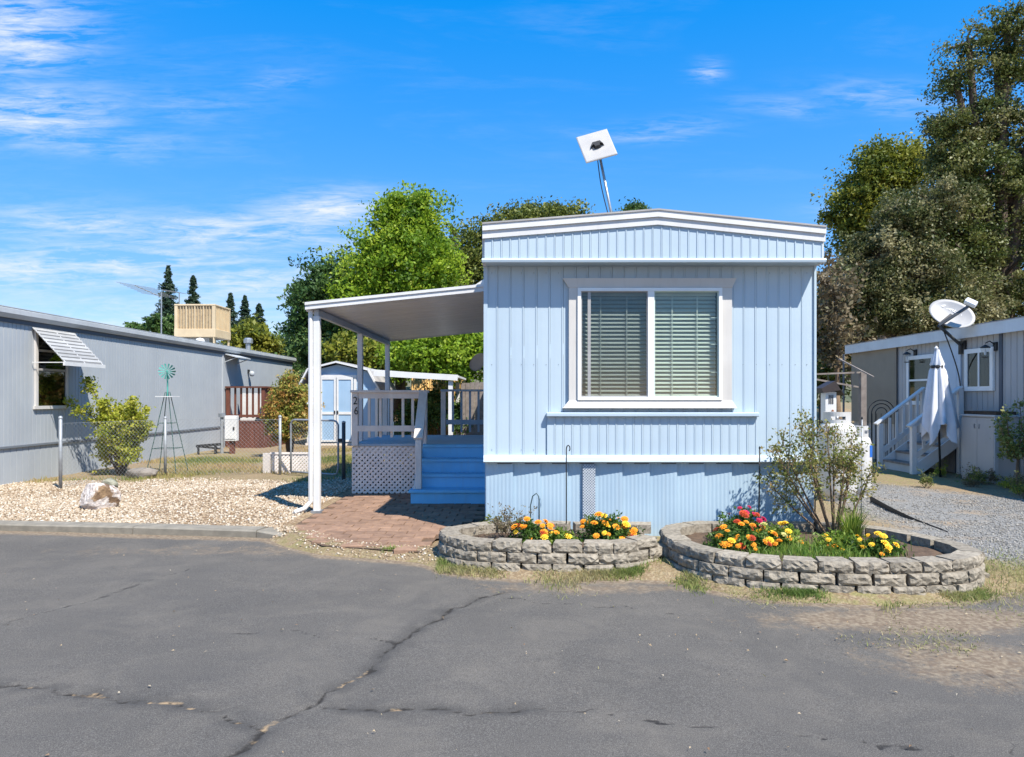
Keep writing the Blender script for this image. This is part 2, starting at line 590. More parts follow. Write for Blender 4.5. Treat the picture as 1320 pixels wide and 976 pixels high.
xs = axis_coords([(-260, -60, 20), (-60, -14, 2), (-14, -9, .5), (-9, 9, .11), (9, 14, .5), (14, 60, 2), (60, 260, 20)])
ys = axis_coords([(-80, -10, 10), (-10, 4, 1.0), (4, 5, .25), (5, 9.5, .085), (9.5, 15, .14), (15, 30, .5), (30, 60, 2), (60, 420, 20)])
X, Y, Q = grid(xs, ys)
GROUND, gg, b, pos = new_mat('yard_ground')
wg = gg.n('ShaderNodeAttribute', attribute_name='gravel').outputs['Fac']
wd = gg.n('ShaderNodeAttribute', attribute_name='drive').outputs['Fac']
wr = gg.n('ShaderNodeAttribute', attribute_name='green').outputs['Fac']
dry = gg.mix(gg.remap(gg.noise(pos, 2.2, 7, 0.65), .35, .65), (0.275, 0.195, 0.115), (0.19, 0.135, 0.082))
dry = gg.mix(gg.remap(gg.noise(pos, 38, 4), .45, .7), dry, (0.36, 0.285, 0.18))
grn = gg.mix(gg.noise(pos, 30, 4), (0.16, 0.17, 0.055), (0.30, 0.26, 0.11))
dry = gg.mix(gg.m('MULTIPLY', wr, gg.remap(gg.noise(pos, 9, 5), .4, .6)), dry, grn)
vo = gg.n('ShaderNodeTexVoronoi')
vo.inputs['Scale'].default_value = 28
gg.put(vo.inputs['Vector'], pos)
hsv = gg.n('ShaderNodeSeparateColor')
gg.t.links.new(vo.outputs['Color'], hsv.inputs[0])
gcol = gg.mix(hsv.outputs[0], (0.44, 0.34, 0.23), (0.30, 0.205, 0.125))
gcol = gg.mix(gg.remap(vo.outputs['Distance'], .3, .7, 0, .7), gcol, (0.16, 0.10, 0.06))
vo2 = gg.n('ShaderNodeTexVoronoi')
vo2.inputs['Scale'].default_value = 45
gg.put(vo2.inputs['Vector'], pos)
hs2 = gg.n('ShaderNodeSeparateColor')
gg.t.links.new(vo2.outputs['Color'], hs2.inputs[0])
dcol = gg.mix(hs2.outputs[0], (0.17, 0.165, 0.155), (0.28, 0.27, 0.25))
dcol = gg.mix(gg.remap(gg.noise(pos, 1.5, 6, .6), .52, .7, 0, .75), dcol, (0.34, 0.24, 0.14))
col = gg.mix(wg, dry, gcol)
col = gg.mix(wd, col, dcol)
gg.put(b.inputs['Base Color'], col)
b.inputs['Roughness'].default_value = 1.0
b.inputs['Specular IOR Level'].default_value = 0.1
hh = gg.m('ADD', gg.m('MULTIPLY', vo2.outputs['Distance'], -0.6), gg.noise(pos, 50, 5, .65))
bump(gg, b, hh, 0.7, 0.02)
green = np.clip(vnoise(X, Y, 0.8, 31) * 1.5 - .45, 0, 1)
np_mesh('ground', np.stack([X, Y, terr(X, Y)], 1), Q, GROUND, attrs={'gravel': gravel_w(X, Y), 'drive': drive_w(X, Y), 'green': green}, smooth=True, kind='structure',
        label='dry tan yard soil with gravel drive around the homes')

# ------------------------------------------------------------------ asphalt road
def seg_dist(x, y, pts):
    d = np.full(x.shape, 1e9)
    for (a, b_) in zip(pts[:-1], pts[1:]):
        ax, ay_ = a
        bx, by = b_
        t = np.clip(((x - ax) * (bx - ax) + (y - ay_) * (by - ay_)) / ((bx - ax) ** 2 + (by - ay_) ** 2), 0, 1)
        d = np.minimum(d, np.hypot(x - ax - t * (bx - ax), y - ay_ - t * (by - ay_)))
    return d


def road_px(pts):
    return [tuple(GP(px, py, ASPH)[:2]) for px, py in pts]


MAIN = [road_px([(250, 1010), (302, 972), (345, 940), (400, 908), (440, 888), (490, 848), (530, 815), (570, 792), (620, 768), (650, 762)]),
        road_px([(-60, 884), (0, 884), (60, 890), (150, 900), (240, 913), (300, 926), (338, 938)]),
        road_px([(400, 909), (470, 911), (520, 913), (600, 917), (680, 912)])]
FINE = [road_px([(-20, 810), (0, 805), (60, 786), (120, 772), (200, 745), (240, 735)]),
        road_px([(660, 908), (740, 914), (840, 928), (940, 937), (1000, 946), (1080, 952), (1180, 966), (1280, 985)]),
        road_px([(1270, 938), (1300, 965), (1340, 990)]), road_px([(1215, 825), (1260, 862), (1320, 890)]),
        road_px([(280, 818), (380, 814), (460, 822), (520, 828)]), road_px([(620, 768), (700, 775), (800, 782), (880, 790)])]
xs = axis_coords([(-80, -12, 8), (-12, -6.6, .6), (-6.6, 6.6, .035), (6.6, 12, .6), (12, 80, 8)])
ys = axis_coords([(-60, -2, 6), (-2, 2.4, .4), (2.4, 8.4, .032), (8.4, 13.2, .5)])
X, Y, Q = grid(xs, ys)
jx = X + (vnoise(X, Y, 5, 41) - .5) * 0.10 + (vnoise(X, Y, 16, 43) - .5) * 0.05
jy = Y + (vnoise(X, Y, 5, 42) - .5) * 0.10 + (vnoise(X, Y, 16, 44) - .5) * 0.05
dm = np.minimum.reduce([seg_dist(jx, jy, p) for p in MAIN])
df = np.minimum.reduce([seg_dist(jx, jy, p) for p in FINE])
dirt = np.maximum.reduce([
    np.exp(-((X - 2.9) / 1.5) ** 2 - ((Y - 4.95) / .40) ** 2) * .86,
    np.exp(-((X - 2.75) / .85) ** 2 - ((Y - 4.15) / .55) ** 2) * .74,
    np.exp(-((X - 4.3) / .8) ** 2 - ((Y - 5.1) / .6) ** 2) * .75,
    np.exp(-((Y - edge_y(X)) / .20) ** 2) * 1.0,
    np.exp(-((X - .6) / 1.6) ** 2 - ((Y - 5.8) / .3) ** 2) * .62,
    np.exp(-((X + 3.0) / 3.0) ** 2 - ((Y - 7.2) / .45) ** 2) * .5])
Z = ASPH + (vnoise(X, Y, .5, 51) - .5) * .02 + (vnoise(X, Y, 2.5, 52) - .5) * .006 - np.exp(-(dm / .025) ** 2) * .012 - np.exp(-(df / .012) ** 2) * .006
keep = (Y[Q].min(1) < edge_y(X[Q].mean(1)) + 0.35)
ROAD, gg, b, pos = new_mat('worn_asphalt')
adm = gg.n('ShaderNodeAttribute', attribute_name='dm').outputs['Fac']
adf = gg.n('ShaderNodeAttribute', attribute_name='df').outputs['Fac']
adi = gg.n('ShaderNodeAttribute', attribute_name='dirt').outputs['Fac']
base = gg.mix(gg.remap(gg.noise(pos, 0.7, 6, .6), .35, .65), (0.116, 0.104, 0.090), (0.088, 0.080, 0.071))
base = gg.mix(gg.remap(gg.noise(pos, 1.7, 8, .7, .6), .46, .68, 0, .6), base, (0.172, 0.150, 0.122))
base = gg.mix(gg.remap(gg.noise(gg.scale(pos, (.5, 3.0, 1)), 1.6, 5, .6), .55, .75, 0, .35), base, (0.060, 0.058, 0.058))
sp = gg.noise(pos, 210, 3, .7)
base = gg.mix(gg.remap(sp, .52, .66, 0, .75), base, (0.24, 0.225, 0.20))
sp2 = gg.noise(pos, 95, 3, .7)
base = gg.mix(gg.remap(sp2, .56, .70, 0, .5), base, (0.21, 0.195, 0.17))
base = gg.mix(gg.remap(sp2, .44, .30, 0, .5), base, (0.045, 0.043, 0.041))
base = gg.mix(gg.remap(sp, .48, .32, 0, .7), base, (0.035, 0.034, 0.033))
mk = gg.noise(pos, 46, 4, .6)
base = gg.mix(gg.remap(gg.noise(pos, 75, 3, .6), .74, .77, 0, .6), base, (0.42, 0.33, 0.22))
tar = gg.m('MULTIPLY', gg.remap(adm, .12, .02, 0, .55), gg.remap(gg.noise(pos, 6, 5), .35, .55))
base = gg.mix(tar, base, (0.050, 0.048, 0.046))
jit = gg.m('MULTIPLY', gg.m('SUBTRACT', gg.noise(pos, 34, 5, .7), .5), .034)
cm = gg.m('MULTIPLY', gg.remap(gg.m('ADD', adm, jit), .019, .006), 1.0)
cf = gg.m('MULTIPLY', gg.remap(gg.m('ADD', adf, gg.m('MULTIPLY', jit, .6)), .0135, .004), gg.remap(gg.noise(pos, 2.5, 4), .40, .55, .45, .9))
fill = gg.mix(gg.remap(gg.noise(pos, 4.5, 4, .6), .57, .63), (0.034, 0.030, 0.026), (0.34, 0.24, 0.14))
base = gg.mix(cf, base, (0.022, 0.02, 0.019))
base = gg.mix(cm, base, fill)
dn = gg.m('ADD', gg.m('MULTIPLY', gg.noise(pos, 5.5, 8, .72, .4), .6), gg.m('MULTIPLY', gg.noise(pos, 42, 5, .75), .4))
dw = gg.remap(gg.m('ADD', gg.m('MULTIPLY', adi, .62), dn), 0.74, .93, 0, .9)
dc = gg.mix(gg.remap(gg.noise(pos, 30, 5), .4, .65), (0.175, 0.125, 0.084), (0.31, 0.245, 0.165))
base = gg.mix(dw, base, dc)
gg.put(b.inputs['Base Color'], base)
b.inputs['Roughness'].default_value = 0.92
b.inputs['Specular IOR Level'].default_value = 0.22
hgt = gg.m('ADD', gg.m('MULTIPLY', sp, 1.0), gg.m('MULTIPLY', gg.noise(pos, 420, 2), .5))
hgt = gg.m('SUBTRACT', hgt, gg.m('MULTIPLY', gg.m('ADD', cm, cf), 1.5))
bump(gg, b, hgt, 0.55, 0.006)
np_mesh('road', np.stack([X, Y, Z], 1), Q[keep], ROAD, attrs={'dm': dm, 'df': df, 'dirt': dirt}, smooth=True, kind='structure',
        label='worn grey asphalt lane with filled cracks')

# curb along the gravel bed
kerb = thing('curb', 'low weathered concrete curb edging the pale gravel bed', 'curb', (-6, 8.3, -.1))
pts = [(-13.5, 8.90), (-9.9, 8.58), (-6.75, 8.30), (-4.45, 8.06), (-2.95, 7.86), (-2.62, 7.74), (-2.42, 7.60)]
for i in range(len(pts) - 1):
    a, b2 = Vector((*pts[i], 0)), Vector((*pts[i + 1], 0))
    d = (b2 - a).normalized()
    a2, b3 = a + d * .004, b2 - d * .004
    nrm = Vector((-d.y, d.x, 0))
    h0 = [.012, .012, .012, .012, .008, -.02][i]
    h1 = [.012, .012, .012, .008, -.02, -.06][i]
    m = MB()
    prof = [(0, -.14), (.0, -.015), (.025, 0), (.24, 0), (.24, -.14)]
    vs = []
    for p, hh_ in ((a2, h0), (b3, h1)):
        for (o_, z_) in prof:
            q = p + nrm * o_
            vs.append((q.x, q.y, z_ + (hh_ if z_ > -.1 else 0)))
    n = len(prof)
    m.add(vs, [(k, (k + 1) % n, (k + 1) % n + n, k + n) for k in range(n)] + [tuple(range(n)), tuple(range(2 * n - 1, n - 1, -1))])
    m.build('curb_section', CONC, kerb)


# ------------------------------------------------------------------ pebbles, litter and grass (stuff)
OCT = np.array([(1, 0, 0), (0, 1, 0), (-1, 0, 0), (0, -1, 0), (0, 0, 1), (0, 0, -1)], float)
OCTF = np.array([(0, 1, 4), (1, 2, 4), (2, 3, 4), (3, 0, 4), (1, 0, 5), (2, 1, 5), (3, 2, 5), (0, 3, 5)])


def pebbles(name, x, y, size, matr, label, zoff=0.0):
    n = len(x)
    z = terr(x, y) + zoff
    a = rng.random(n) * 6.28
    s = size * rng.uniform(.55, 1.25, n)
    sh = np.stack([s * rng.uniform(.8, 1.3, n), s * rng.uniform(.6, 1.0, n), s * rng.uniform(.4, .75, n)], 1)
    V = OCT[None] * sh[:, None, :]
    V = V + rng.normal(0, .14, V.shape) * s[:, None, None]
    c, si = np.cos(a)[:, None], np.sin(a)[:, None]
    V = np.stack([V[..., 0] * c - V[..., 1] * si, V[..., 0] * si + V[..., 1] * c, V[..., 2]], -1)
    V += np.stack([x, y, z + s * .2], 1)[:, None, :]
    Fs = (OCTF[None] + (np.arange(n) * 6)[:, None, None]).reshape(-1, 3)
    vv = np.repeat(np.clip(rng.beta(1.6, 1.6, n), 0, 1), 6)
    return np_mesh(name, V.reshape(-1, 3), Fs, matr, attrs={'v': vv}, kind='stuff', label=label, category=None) if False else \
        np_mesh(name, V.reshape(-1, 3), Fs, matr, attrs={'v': vv}, smooth=True, kind='stuff', label=label)


def sample(n, x0, x1, y0, y1, wfun):
    x = rng.uniform(x0, x1, n)
    y = rng.uniform(y0, y1, n)
    k = rng.random(n) < wfun(x, y)
    return x[k], y[k]


PEB = leaf_mat('tan_gravel_stones', [(0.22, 0.145, 0.085), (0.35, 0.26, 0.17), (0.46, 0.375, 0.27), (0.64, 0.58, 0.49)], 0.0, 0.85)
PEBG = leaf_mat('grey_gravel_stones', [(0.135, 0.122, 0.105), (0.215, 0.20, 0.175), (0.29, 0.27, 0.24), (0.43, 0.40, 0.35)], 0.0, 0.9)
clear_walk = lambda x, y: (x < -2.66) | (y < 7.9)
# right of the curb end too, in front of the walk
x, y = sample(60000, -9, -2.3, 7.7, 13.4, lambda x, y: np.maximum(gravel_w(x, y) * ((x < -2.78) | (y < 8.15)), .0) * (y > edge_y(x) + np.where(x < -2.9, .27, .06)) *
              (.45 + .55 * sstep(.25, .5, vnoise(x, y, 1.1, 71))))
pebbles('gravel', x, y, .022, PEB, 'pale tan gravel bed behind the concrete curb')
x, y = sample(3500, -2.4, -.55, 6.1, 8.4, lambda x, y: (y > edge_y(x) - .02) * (y < np.interp(x, [-2.6, -1.9, -.8], [8.2, 7.35, 6.9]) + .12) * .55)
pebbles('gravel', x, y, .016, PEB, 'loose tan gravel along the front of the brick walk')
x, y = sample(42000, 3.9, 9, 5.8, 14.2, lambda x, y: drive_w(x, y) * (.30 + .65 * sstep(.25, .55, vnoise(x, y, .9, 73))))
pebbles('gravel', x, y, .013, PEBG, 'crushed grey gravel drive beside the round planter')


def blades(x, y, z, h, w, lean=.5):
    n = len(x)
    a = rng.random(n) * 6.28
    b_ = rng.random(n) * 6.28
    dx, dy = np.cos(a), np.sin(a)
    ln = rng.uniform(0, lean, n) * h
    p = np.stack([x, y, z], 1)
    side = np.stack([-dy, dx, np.zeros(n)], 1) * (w / 2)[:, None]
    tip = p + np.stack([np.cos(b_) * ln, np.sin(b_) * ln, h], 1)
    mid = p + np.stack([np.cos(b_) * ln * .35, np.sin(b_) * ln * .35, h * .6], 1)
    V = np.stack([p - side, p + side, mid + side * .7, tip, mid - side * .7], 1)
    return V.reshape(-1, 3)


def grass(name, x, y, h, w, matr, label, z=None, lean=.6, vfun=None, parent=None, kind='stuff', dz=-.01):
    n = len(x)
    z = (terr(x, y) if z is None else z) + dz
    hh_ = h * rng.uniform(.35, 1.2, n)
    V = blades(x, y, z, hh_, np.full(n, w) * rng.uniform(.7, 1.4, n), lean)
    I = np.arange(n)[:, None] * 5
    Fq = np.concatenate([I + np.array([[0, 1, 2, 4]]), ], 0)
    Ft = I + np.array([[4, 2, 3, 3]])
    Q_ = np.concatenate([I + np.array([[0, 1, 2]]), I + np.array([[0, 2, 4]]), I + np.array([[4, 2, 3]])], 0)
    vv = rng.random(n) if vfun is None else np.clip(vfun(x, y) + rng.normal(0, .18, n), 0, 1)
    return np_mesh(name, V, Q_, matr, parent=parent, attrs={'v': np.repeat(vv, 5)}, kind=kind, label=label)


DRYG = leaf_mat('dry_grass', [(0.42, 0.30, 0.15), (0.46, 0.36, 0.17), (0.30, 0.28, 0.085), (0.13, 0.19, 0.045)], .3, .8)
x, y = sample(60000, -8.7, -2.7, 11.8, 21, lambda x, y: (1 - gravel_w(x, y)) * sstep(.30, .60, vnoise(x, y, .9, 31)) * np.where(x > -3.6, .25, .85))
grass('yard_grass', x, y, .085, .013, DRYG, 'dry yellow grass with green patches in the fenced yard', vfun=lambda x, y: vnoise(x, y, .8, 31) * 1.2 - .15)

# planter wall paths (outer foot)
def catmull(pts, closed, n=14):
    out_ = []
    N = len(pts)
    rngi = range(N) if closed else range(N - 1)
    for i in rngi:
        if closed:
            p0, p1, p2, p3 = (Vector(pts[(i + k) % N]) for k in (-1, 0, 1, 2))
        else:
            p0, p1, p2, p3 = Vector(pts[max(i - 1, 0)]), Vector(pts[i]), Vector(pts[i + 1]), Vector(pts[min(i + 2, N - 1)])
        for k in range(n):
            t = k / n
            out_.append(.5 * ((2 * p1) + (p2 - p0) * t + (2 * p0 - 5 * p1 + 4 * p2 - p3) * t * t + (3 * p1 - p0 - 3 * p2 + p3) * t ** 3))
    if not closed:
        out_.append(Vector(pts[-1]))
    return out_


LEFTW = [(1.22, 7.34), (0.7, 7.40), (0.1, 7.42), (-.45, 7.34), (-.80, 7.08), (-.86, 6.76), (-.70, 6.44), (-.42, 6.29), (0.0, 6.21), (.45, 6.18), (.85, 6.21), (1.12, 6.33), (1.22, 6.50)]
RIGHTW = [(1.30, 6.62), (1.40, 6.10), (1.62, 5.80), (1.95, 5.60), (2.35, 5.50), (2.8, 5.46), (3.25, 5.49), (3.64, 5.62), (3.93, 5.92), (3.96, 6.28), (3.86, 6.70), (3.66, 7.08), (3.2, 7.34), (2.5, 7.42), (1.85, 7.40), (1.42, 7.14)]
LEFTW = [(x_ + .07, y_) for x_, y_ in LEFTW[:-3]] + [(.86, 6.20), (1.10, 6.29), (1.34, 6.47)]
LEFTW[0] = (1.40, 7.36)
RIGHTW = [(x_ + .04, y_) for x_, y_ in RIGHTW]
LP, RP = catmull(LEFTW, False), catmull(RIGHTW, True)


def block_mesh(i):
    """split face wall block: front +y rough, tapered to the back"""
    rr = random.Random(100 + i)
    Wd, Dp, Ht = .272, .19, .0905
    nx, nz = 8, 4
    m = MB()
    fr = {}
    for a in range(nx + 1):
        for c in range(nz + 1):
            fx, fz = a / nx, c / nz
            edge = min(fx, 1 - fx, fz * .6, (1 - fz) * .6)
            yy = -.012 * (1 - min(1, edge / .10)) + rr.uniform(-.010, .009)
            if a in (0, nx):
                yy -= .008
            fr[a, c] = len(m.v)
            m.v.append(((fx - .5) * Wd + rr.uniform(-.004, .004), yy, fz * Ht + (rr.uniform(-.003, .003) if 0 < c < nz else 0)))
    for a in range(nx):
        for c in range(nz):
            q4 = (fr[a, c], fr[a + 1, c], fr[a + 1, c + 1], fr[a, c + 1])
            if rr.random() < .5:
                m.f += [(q4[0], q4[1], q4[2]), (q4[0], q4[2], q4[3])]
            else:
                m.f += [(q4[0], q4[1], q4[3]), (q4[1], q4[2], q4[3])]
    bk = len(m.v)
    k = .80
    m.v += [(-Wd / 2 * k, -Dp, 0), (Wd / 2 * k, -Dp, 0), (Wd / 2 * k, -Dp, Ht), (-Wd / 2 * k, -Dp, Ht)]
    m.f.append((bk + 1, bk, bk + 3, bk + 2))
    m.f.append(tuple([fr[a, nz] for a in range(nx + 1)] + [bk + 2, bk + 3]))
    m.f.append(tuple([fr[a, 0] for a in range(nx, -1, -1)] + [bk, bk + 1]))
    m.f.append(tuple([fr[0, c] for c in range(nz, -1, -1)] + [bk, bk + 3]))
    m.f.append(tuple([fr[nx, c] for c in range(nz + 1)] + [bk + 2, bk + 1]))
    o = m.build('block_template', BLOCK)
    me = o.data
    # origin fix: keep outer face at local y = 0
    off = ORG[o.name]
    for vtx in me.vertices:
        vtx.co += off
    bpy.data.objects.remove(o)
    return me


BLK = [block_mesh(i) for i in range(9)]


def path_at(path, L, s):
    i = int(np.searchsorted(L, s) - 1)
    i = max(0, min(i, len(path) - 2))
    t = (s - L[i]) / max(1e-9, L[i + 1] - L[i])
    p = path[i].lerp(path[i + 1], t)
    d = (path[i + 1] - path[i]).normalized()
    return p, d


def block_wall(th, path, closed, flip):
    if closed:
        path = path + [path[0]]
    L = np.concatenate([[0], np.cumsum([(path[i + 1] - path[i]).length for i in range(len(path) - 1)])])
    for c in range(3):
        z = -.074 + c * .0925
        set_in = .018 * c
        n = int(round(L[-1] / .284))
        step = L[-1] / n
        for k in range(n):
            s = (k + .5 + (.5 if c % 2 else 0)) * step
            if s > L[-1]:
                if not closed:
                    continue
                s -= L[-1]
            p, d = path_at(path, L, s)
            nrm = Vector((-d.y, d.x)) * flip
            q = p - nrm * (set_in + random.uniform(-.008, .014))
            ang = math.atan2(nrm.y, nrm.x) - math.pi / 2
            place('block', random.choice(BLK), (q.x, q.y, z + random.uniform(-.002, .004)), ang + R(random.uniform(-4, 4)), th,
                  scale=(step / .284 * random.uniform(.94, 1.0), random.uniform(.9, 1.05), random.uniform(.97, 1.0)))


lw = thing('planter_wall', 'smaller grey split-face block planter wall beside the brick walk', 'planter', (.2, 6.8, -.1), 'block planters in front of the blue home')
block_wall(lw, LP, False, -1)
rw = thing('planter_wall', 'larger round grey block planter wall next to the gravel drive', 'planter', (2.6, 6.5, -.1), 'block planters in front of the blue home')
block_wall(rw, RP, True, -1)


def inside(path, x, y):
    px_, py_ = np.array([p.x for p in path]), np.array([p.y for p in path])
    x, y = np.asarray(x), np.asarray(y)
    res = np.zeros(x.shape, bool)
    j = len(px_) - 1
    for i in range(len(px_)):
        c = ((py_[i] > y) != (py_[j] > y)) & (x < (px_[j] - px_[i]) * (y - py_[i]) / (py_[j] - py_[i] + 1e-12) + px_[i])
        res ^= c
        j = i
    return res


def soil_z(x, y):
    return .115 + (vnoise(x, y, 5, 61) - .5) * .04 + (vnoise(x, y, 17, 62) - .5) * .02


for nm, path, cx, cy in (('left', LP, .2, 6.8), ('right', RP, 2.65, 6.45)):
    # soil as fan rings shrunk inside the wall
    ring = [Vector((p.x + (cx - p.x) * .085, p.y + (cy - p.y) * .12)) for p in path[::3]]
    V, Fc = [], []
    N = len(ring)
    for k in range(9):
        t = k / 8 * .98
        for p in ring:
            xx, yy = p.x + (cx - p.x) * t, p.y + (cy - p.y) * t
            V.append((xx, yy, float(soil_z(xx, yy))))
    for k in range(8):
        for i in range(N):
            Fc.append((k * N + i, k * N + (i + 1) % N, (k + 1) * N + (i + 1) % N, (k + 1) * N + i))
    np_mesh('planter_soil', V, Fc, SOILP, parent=lw if nm == 'left' else rw, smooth=True)

# grass fringe along the outer feet of the planters
def fringe(path, n, reach, keepf):
    xs_, ys_ = [], []
    path2 = path
    for _ in range(n):
        i = random.randrange(len(path2) - 1)
        p, d = path2[i], (path2[i + 1] - path2[i])
        q = p + d * random.random()
        xs_.append(q.x)
        ys_.append(q.y)
    xs_, ys_ = np.array(xs_), np.array(ys_)
    off = np.abs(rng.normal(0, reach, n)) * (.25 + 1.7 * vnoise(xs_, xs_ * .3, 2.7, 88) ** 1.5)
    ys_ = ys_ - off
    xs_ = xs_ + rng.normal(0, .06, n)
    k = keepf(xs_, ys_) & ~inside(LP, xs_, ys_) & ~inside(RP, xs_, ys_)
    return xs_[k], ys_[k]


FR = leaf_mat('fringe_grass', [(0.42, 0.34, 0.19), (0.36, 0.33, 0.15), (0.25, 0.28, 0.08), (0.13, 0.20, 0.045)], .35, .8)
x1, y1 = fringe(LP, 15000, .13, lambda x, y: (y < 6.6) & (x > -.75))
x2, y2 = fringe(RP, 34000, .15, lambda x, y: (y < 6.3))
x, y = np.concatenate([x1, x2]), np.concatenate([y1, y2])
k = rng.random(len(x)) < sstep(.2, .7, vnoise(x, y, 3.1, 77)) * .85
x, y = x[k], y[k]
zz = np.maximum(terr(x, y), ASPH)
grass('grass_fringe', x, y, .055, .006, FR, 'dry green and straw grass along the feet of the block planters', z=zz, lean=1.4,
      vfun=lambda x, y: vnoise(x, y, 1.8, 78) * 1.2 + .08)
# flatter dry grass scattered on the ground right of the planter and thinning onto the asphalt
x, y = sample(26000, 3.2, 6.2, 4.9, 7.6, lambda x, y: np.exp(-((x - 4.3) / .8) ** 2 - ((y - 5.9) / .6) ** 2) * ~inside(RP, x, y) * .95)
zz = np.maximum(terr(x, y), ASPH)
grass('grass_patch', x, y, .05, .006, FR, 'flattened straw grass at the right end of the round planter', z=zz, lean=2.0, vfun=lambda x, y: vnoise(x, y, 1.8, 79) - .12)
x, y = sample(60000, -.4, 4.9, 3.9, 6.0, lambda x, y: (np.exp(-np.clip((edge_y(x) + .05 - y), 0, 9) / .18) + .35 * np.exp(-((x - 2.9) / .9) ** 2 - ((y - 4.5) / .45) ** 2)) * sstep(.48, .70, vnoise(x, y, 2.2, 80)) * ~inside(LP, x, y) * ~inside(RP, x, y) * .6)
grass('straw_litter', x, y, .02, .006, FR, 'thin straw litter scattered over the asphalt edge', z=np.full(len(x), ASPH + .012), lean=3.2, vfun=lambda x, y: vnoise(x, y, 2, 81) * .6)

# loose litter on the road
x, y = sample(2600, -5.5, 5.2, 2.7, 7.5, lambda x, y: (y < edge_y(x) - .1) * (.10 + .78 * np.exp(-((x - 2.6) / 1.3) ** 2 - ((y - 4.5) / .7) ** 2)))
n = len(x)
a = rng.random(n) * 6.28
ll = rng.uniform(.004, .013, n)
ww = ll * rng.uniform(.25, .7, n)
ca, sa = np.cos(a), np.sin(a)
corn = []
for (i, j, kz) in ((-1, -.3, 0.003), (0, -1, .010), (1, .2, .004), (0, 1, .008)):
    corn.append(np.stack([x + ca * ll * i - sa * ww * j, y + sa * ll * i + ca * ww * j, np.full(n, ASPH + .010) + kz * rng.uniform(.5, 1.5, n)], 1))
V = np.stack(corn, 1).reshape(-1, 3)
LIT = leaf_mat('leaf_litter', [(0.36, 0.23, 0.11), (0.42, 0.32, 0.19), (0.44, 0.38, 0.28), (0.25, 0.14, 0.07)], .1, .8)
np_mesh('leaf_litter', V, np.arange(n * 4).reshape(-1, 4), LIT, attrs={'v': np.repeat(rng.random(n), 4)}, kind='stuff', label='small dry leaves and chips scattered over the asphalt')

# ------------------------------------------------------------------ brick walk
walk = thing('brick_walk', 'red brown brick walkway leading to the blue steps', 'walkway', (-1.6, 8.6, -.05))
bm_ = MB().box(-.112, .112, -.094, .094, -.06, 0.004)
o = bm_.build('brick_template', BRICK, bevel=.006)
BRME = o.data
for vtx in BRME.vertices:
    vtx.co.z += -.06
bpy.data.objects.remove(o)
jm = mat('walk_joint_sand', (0.15, 0.095, 0.062), (0.10, 0.068, 0.045), 20, rough=1, bmp=.5)
poly = [(-2.66, 10.95), (-2.66, 8.25), (-2.36, 7.56), (-2.0, 7.14), (-.94, 6.84), (-.88, 7.5), (-.55, 7.65), (-.44, 8.55), (-.44, 10.95)]
MB().add([(x_, y_, -.012) for x_, y_ in poly], [tuple(range(len(poly)))]).build('joint_sand', jm, walk)
polyv = [Vector(p) for p in poly]
row = 0
yy = 6.78
while yy < 10.95:
    xx = -2.85 + (.115 if row % 2 else 0)
    while xx < -.3:
        cx_, cy_ = xx, yy
        if inside(polyv, np.array([cx_ - .08, cx_ + .08, cx_, cx_]), np.array([cy_, cy_, cy_ - .07, cy_ + .07])).all():
            place('brick', BRME, (cx_ + random.uniform(-.004, .004), cy_ + random.uniform(-.004, .004), .004 + random.uniform(-.005, .006)), 0, walk,
                  rot=(R(random.uniform(-.9, .9)), R(random.uniform(-.9, .9)), R(random.uniform(-1.6, 1.6))))
        xx += .2305
    yy += .1935
    row += 1

# ------------------------------------------------------------------ blue mobile home
FY = 7.54
HX0, HX1 = XP(625, FY), XP(1050, FY)
HB = 25.0
ZB0, ZB1 = ZP(596, FY), ZP(588, FY)      # belt trim
ZS = ZP(343, FY)                         # soffit
home = thing('mobile_home', 'pale blue mobile home with low white gable roof and wide front window', 'mobile home', ((HX0 + HX1) / 2, FY, 0))


def strip(x0, x1, z0, z1, y, rib=.0065, matr=BLUE, name='siding_strip', parent=home, half=.008):
    """vertical metal siding strip with a standing rib on its right edge"""
    m = MB()
    prof = [(x0 + .001, y + .006), (x0 + .001, y), (x0 + (x1 - x0) * .35, y - .001), (x1 - half * 2.4, y), (x1 - half * 2.0, y - rib), (x1 - half * .4, y - rib), (x1 - .0015, y - .001), (x1 - .0015, y + .006)]
    m.prism(prof, 'z', z0, z1)
    return m.build(name, matr, parent)


WX0, WX1 = XP(743, FY), XP(930, FY)
WZ0, WZ1 = ZP(517, FY), ZP(371, FY)
LX0, LX1 = XP(705, FY), XP(975, FY)
ZLEDGE = ZP(537, FY)


def spread(a, b, w):
    n = max(1, round((b - a) / w))
    return [(a + (b - a) * i / n, a + (b - a) * (i + 1) / n) for i in range(n)]


for a, b_ in spread(HX0, WX0, .133):
    strip(a, b_, ZB1 - .02, ZS, FY)
for a, b_ in spread(WX1, HX1, .133):
    strip(a, b_, ZB1 - .02, ZS, FY)
for a, b_ in spread(WX0, WX1, .133):
    strip(a, b_, WZ1, ZS, FY)
    strip(a, b_, ZB1 - .02, WZ0, FY)
# finer panel below the window ledge
for a, b_ in spread(LX0, LX1, .095):
    strip(a, b_, ZB1 - .01, ZLEDGE, FY - .020, rib=.006)
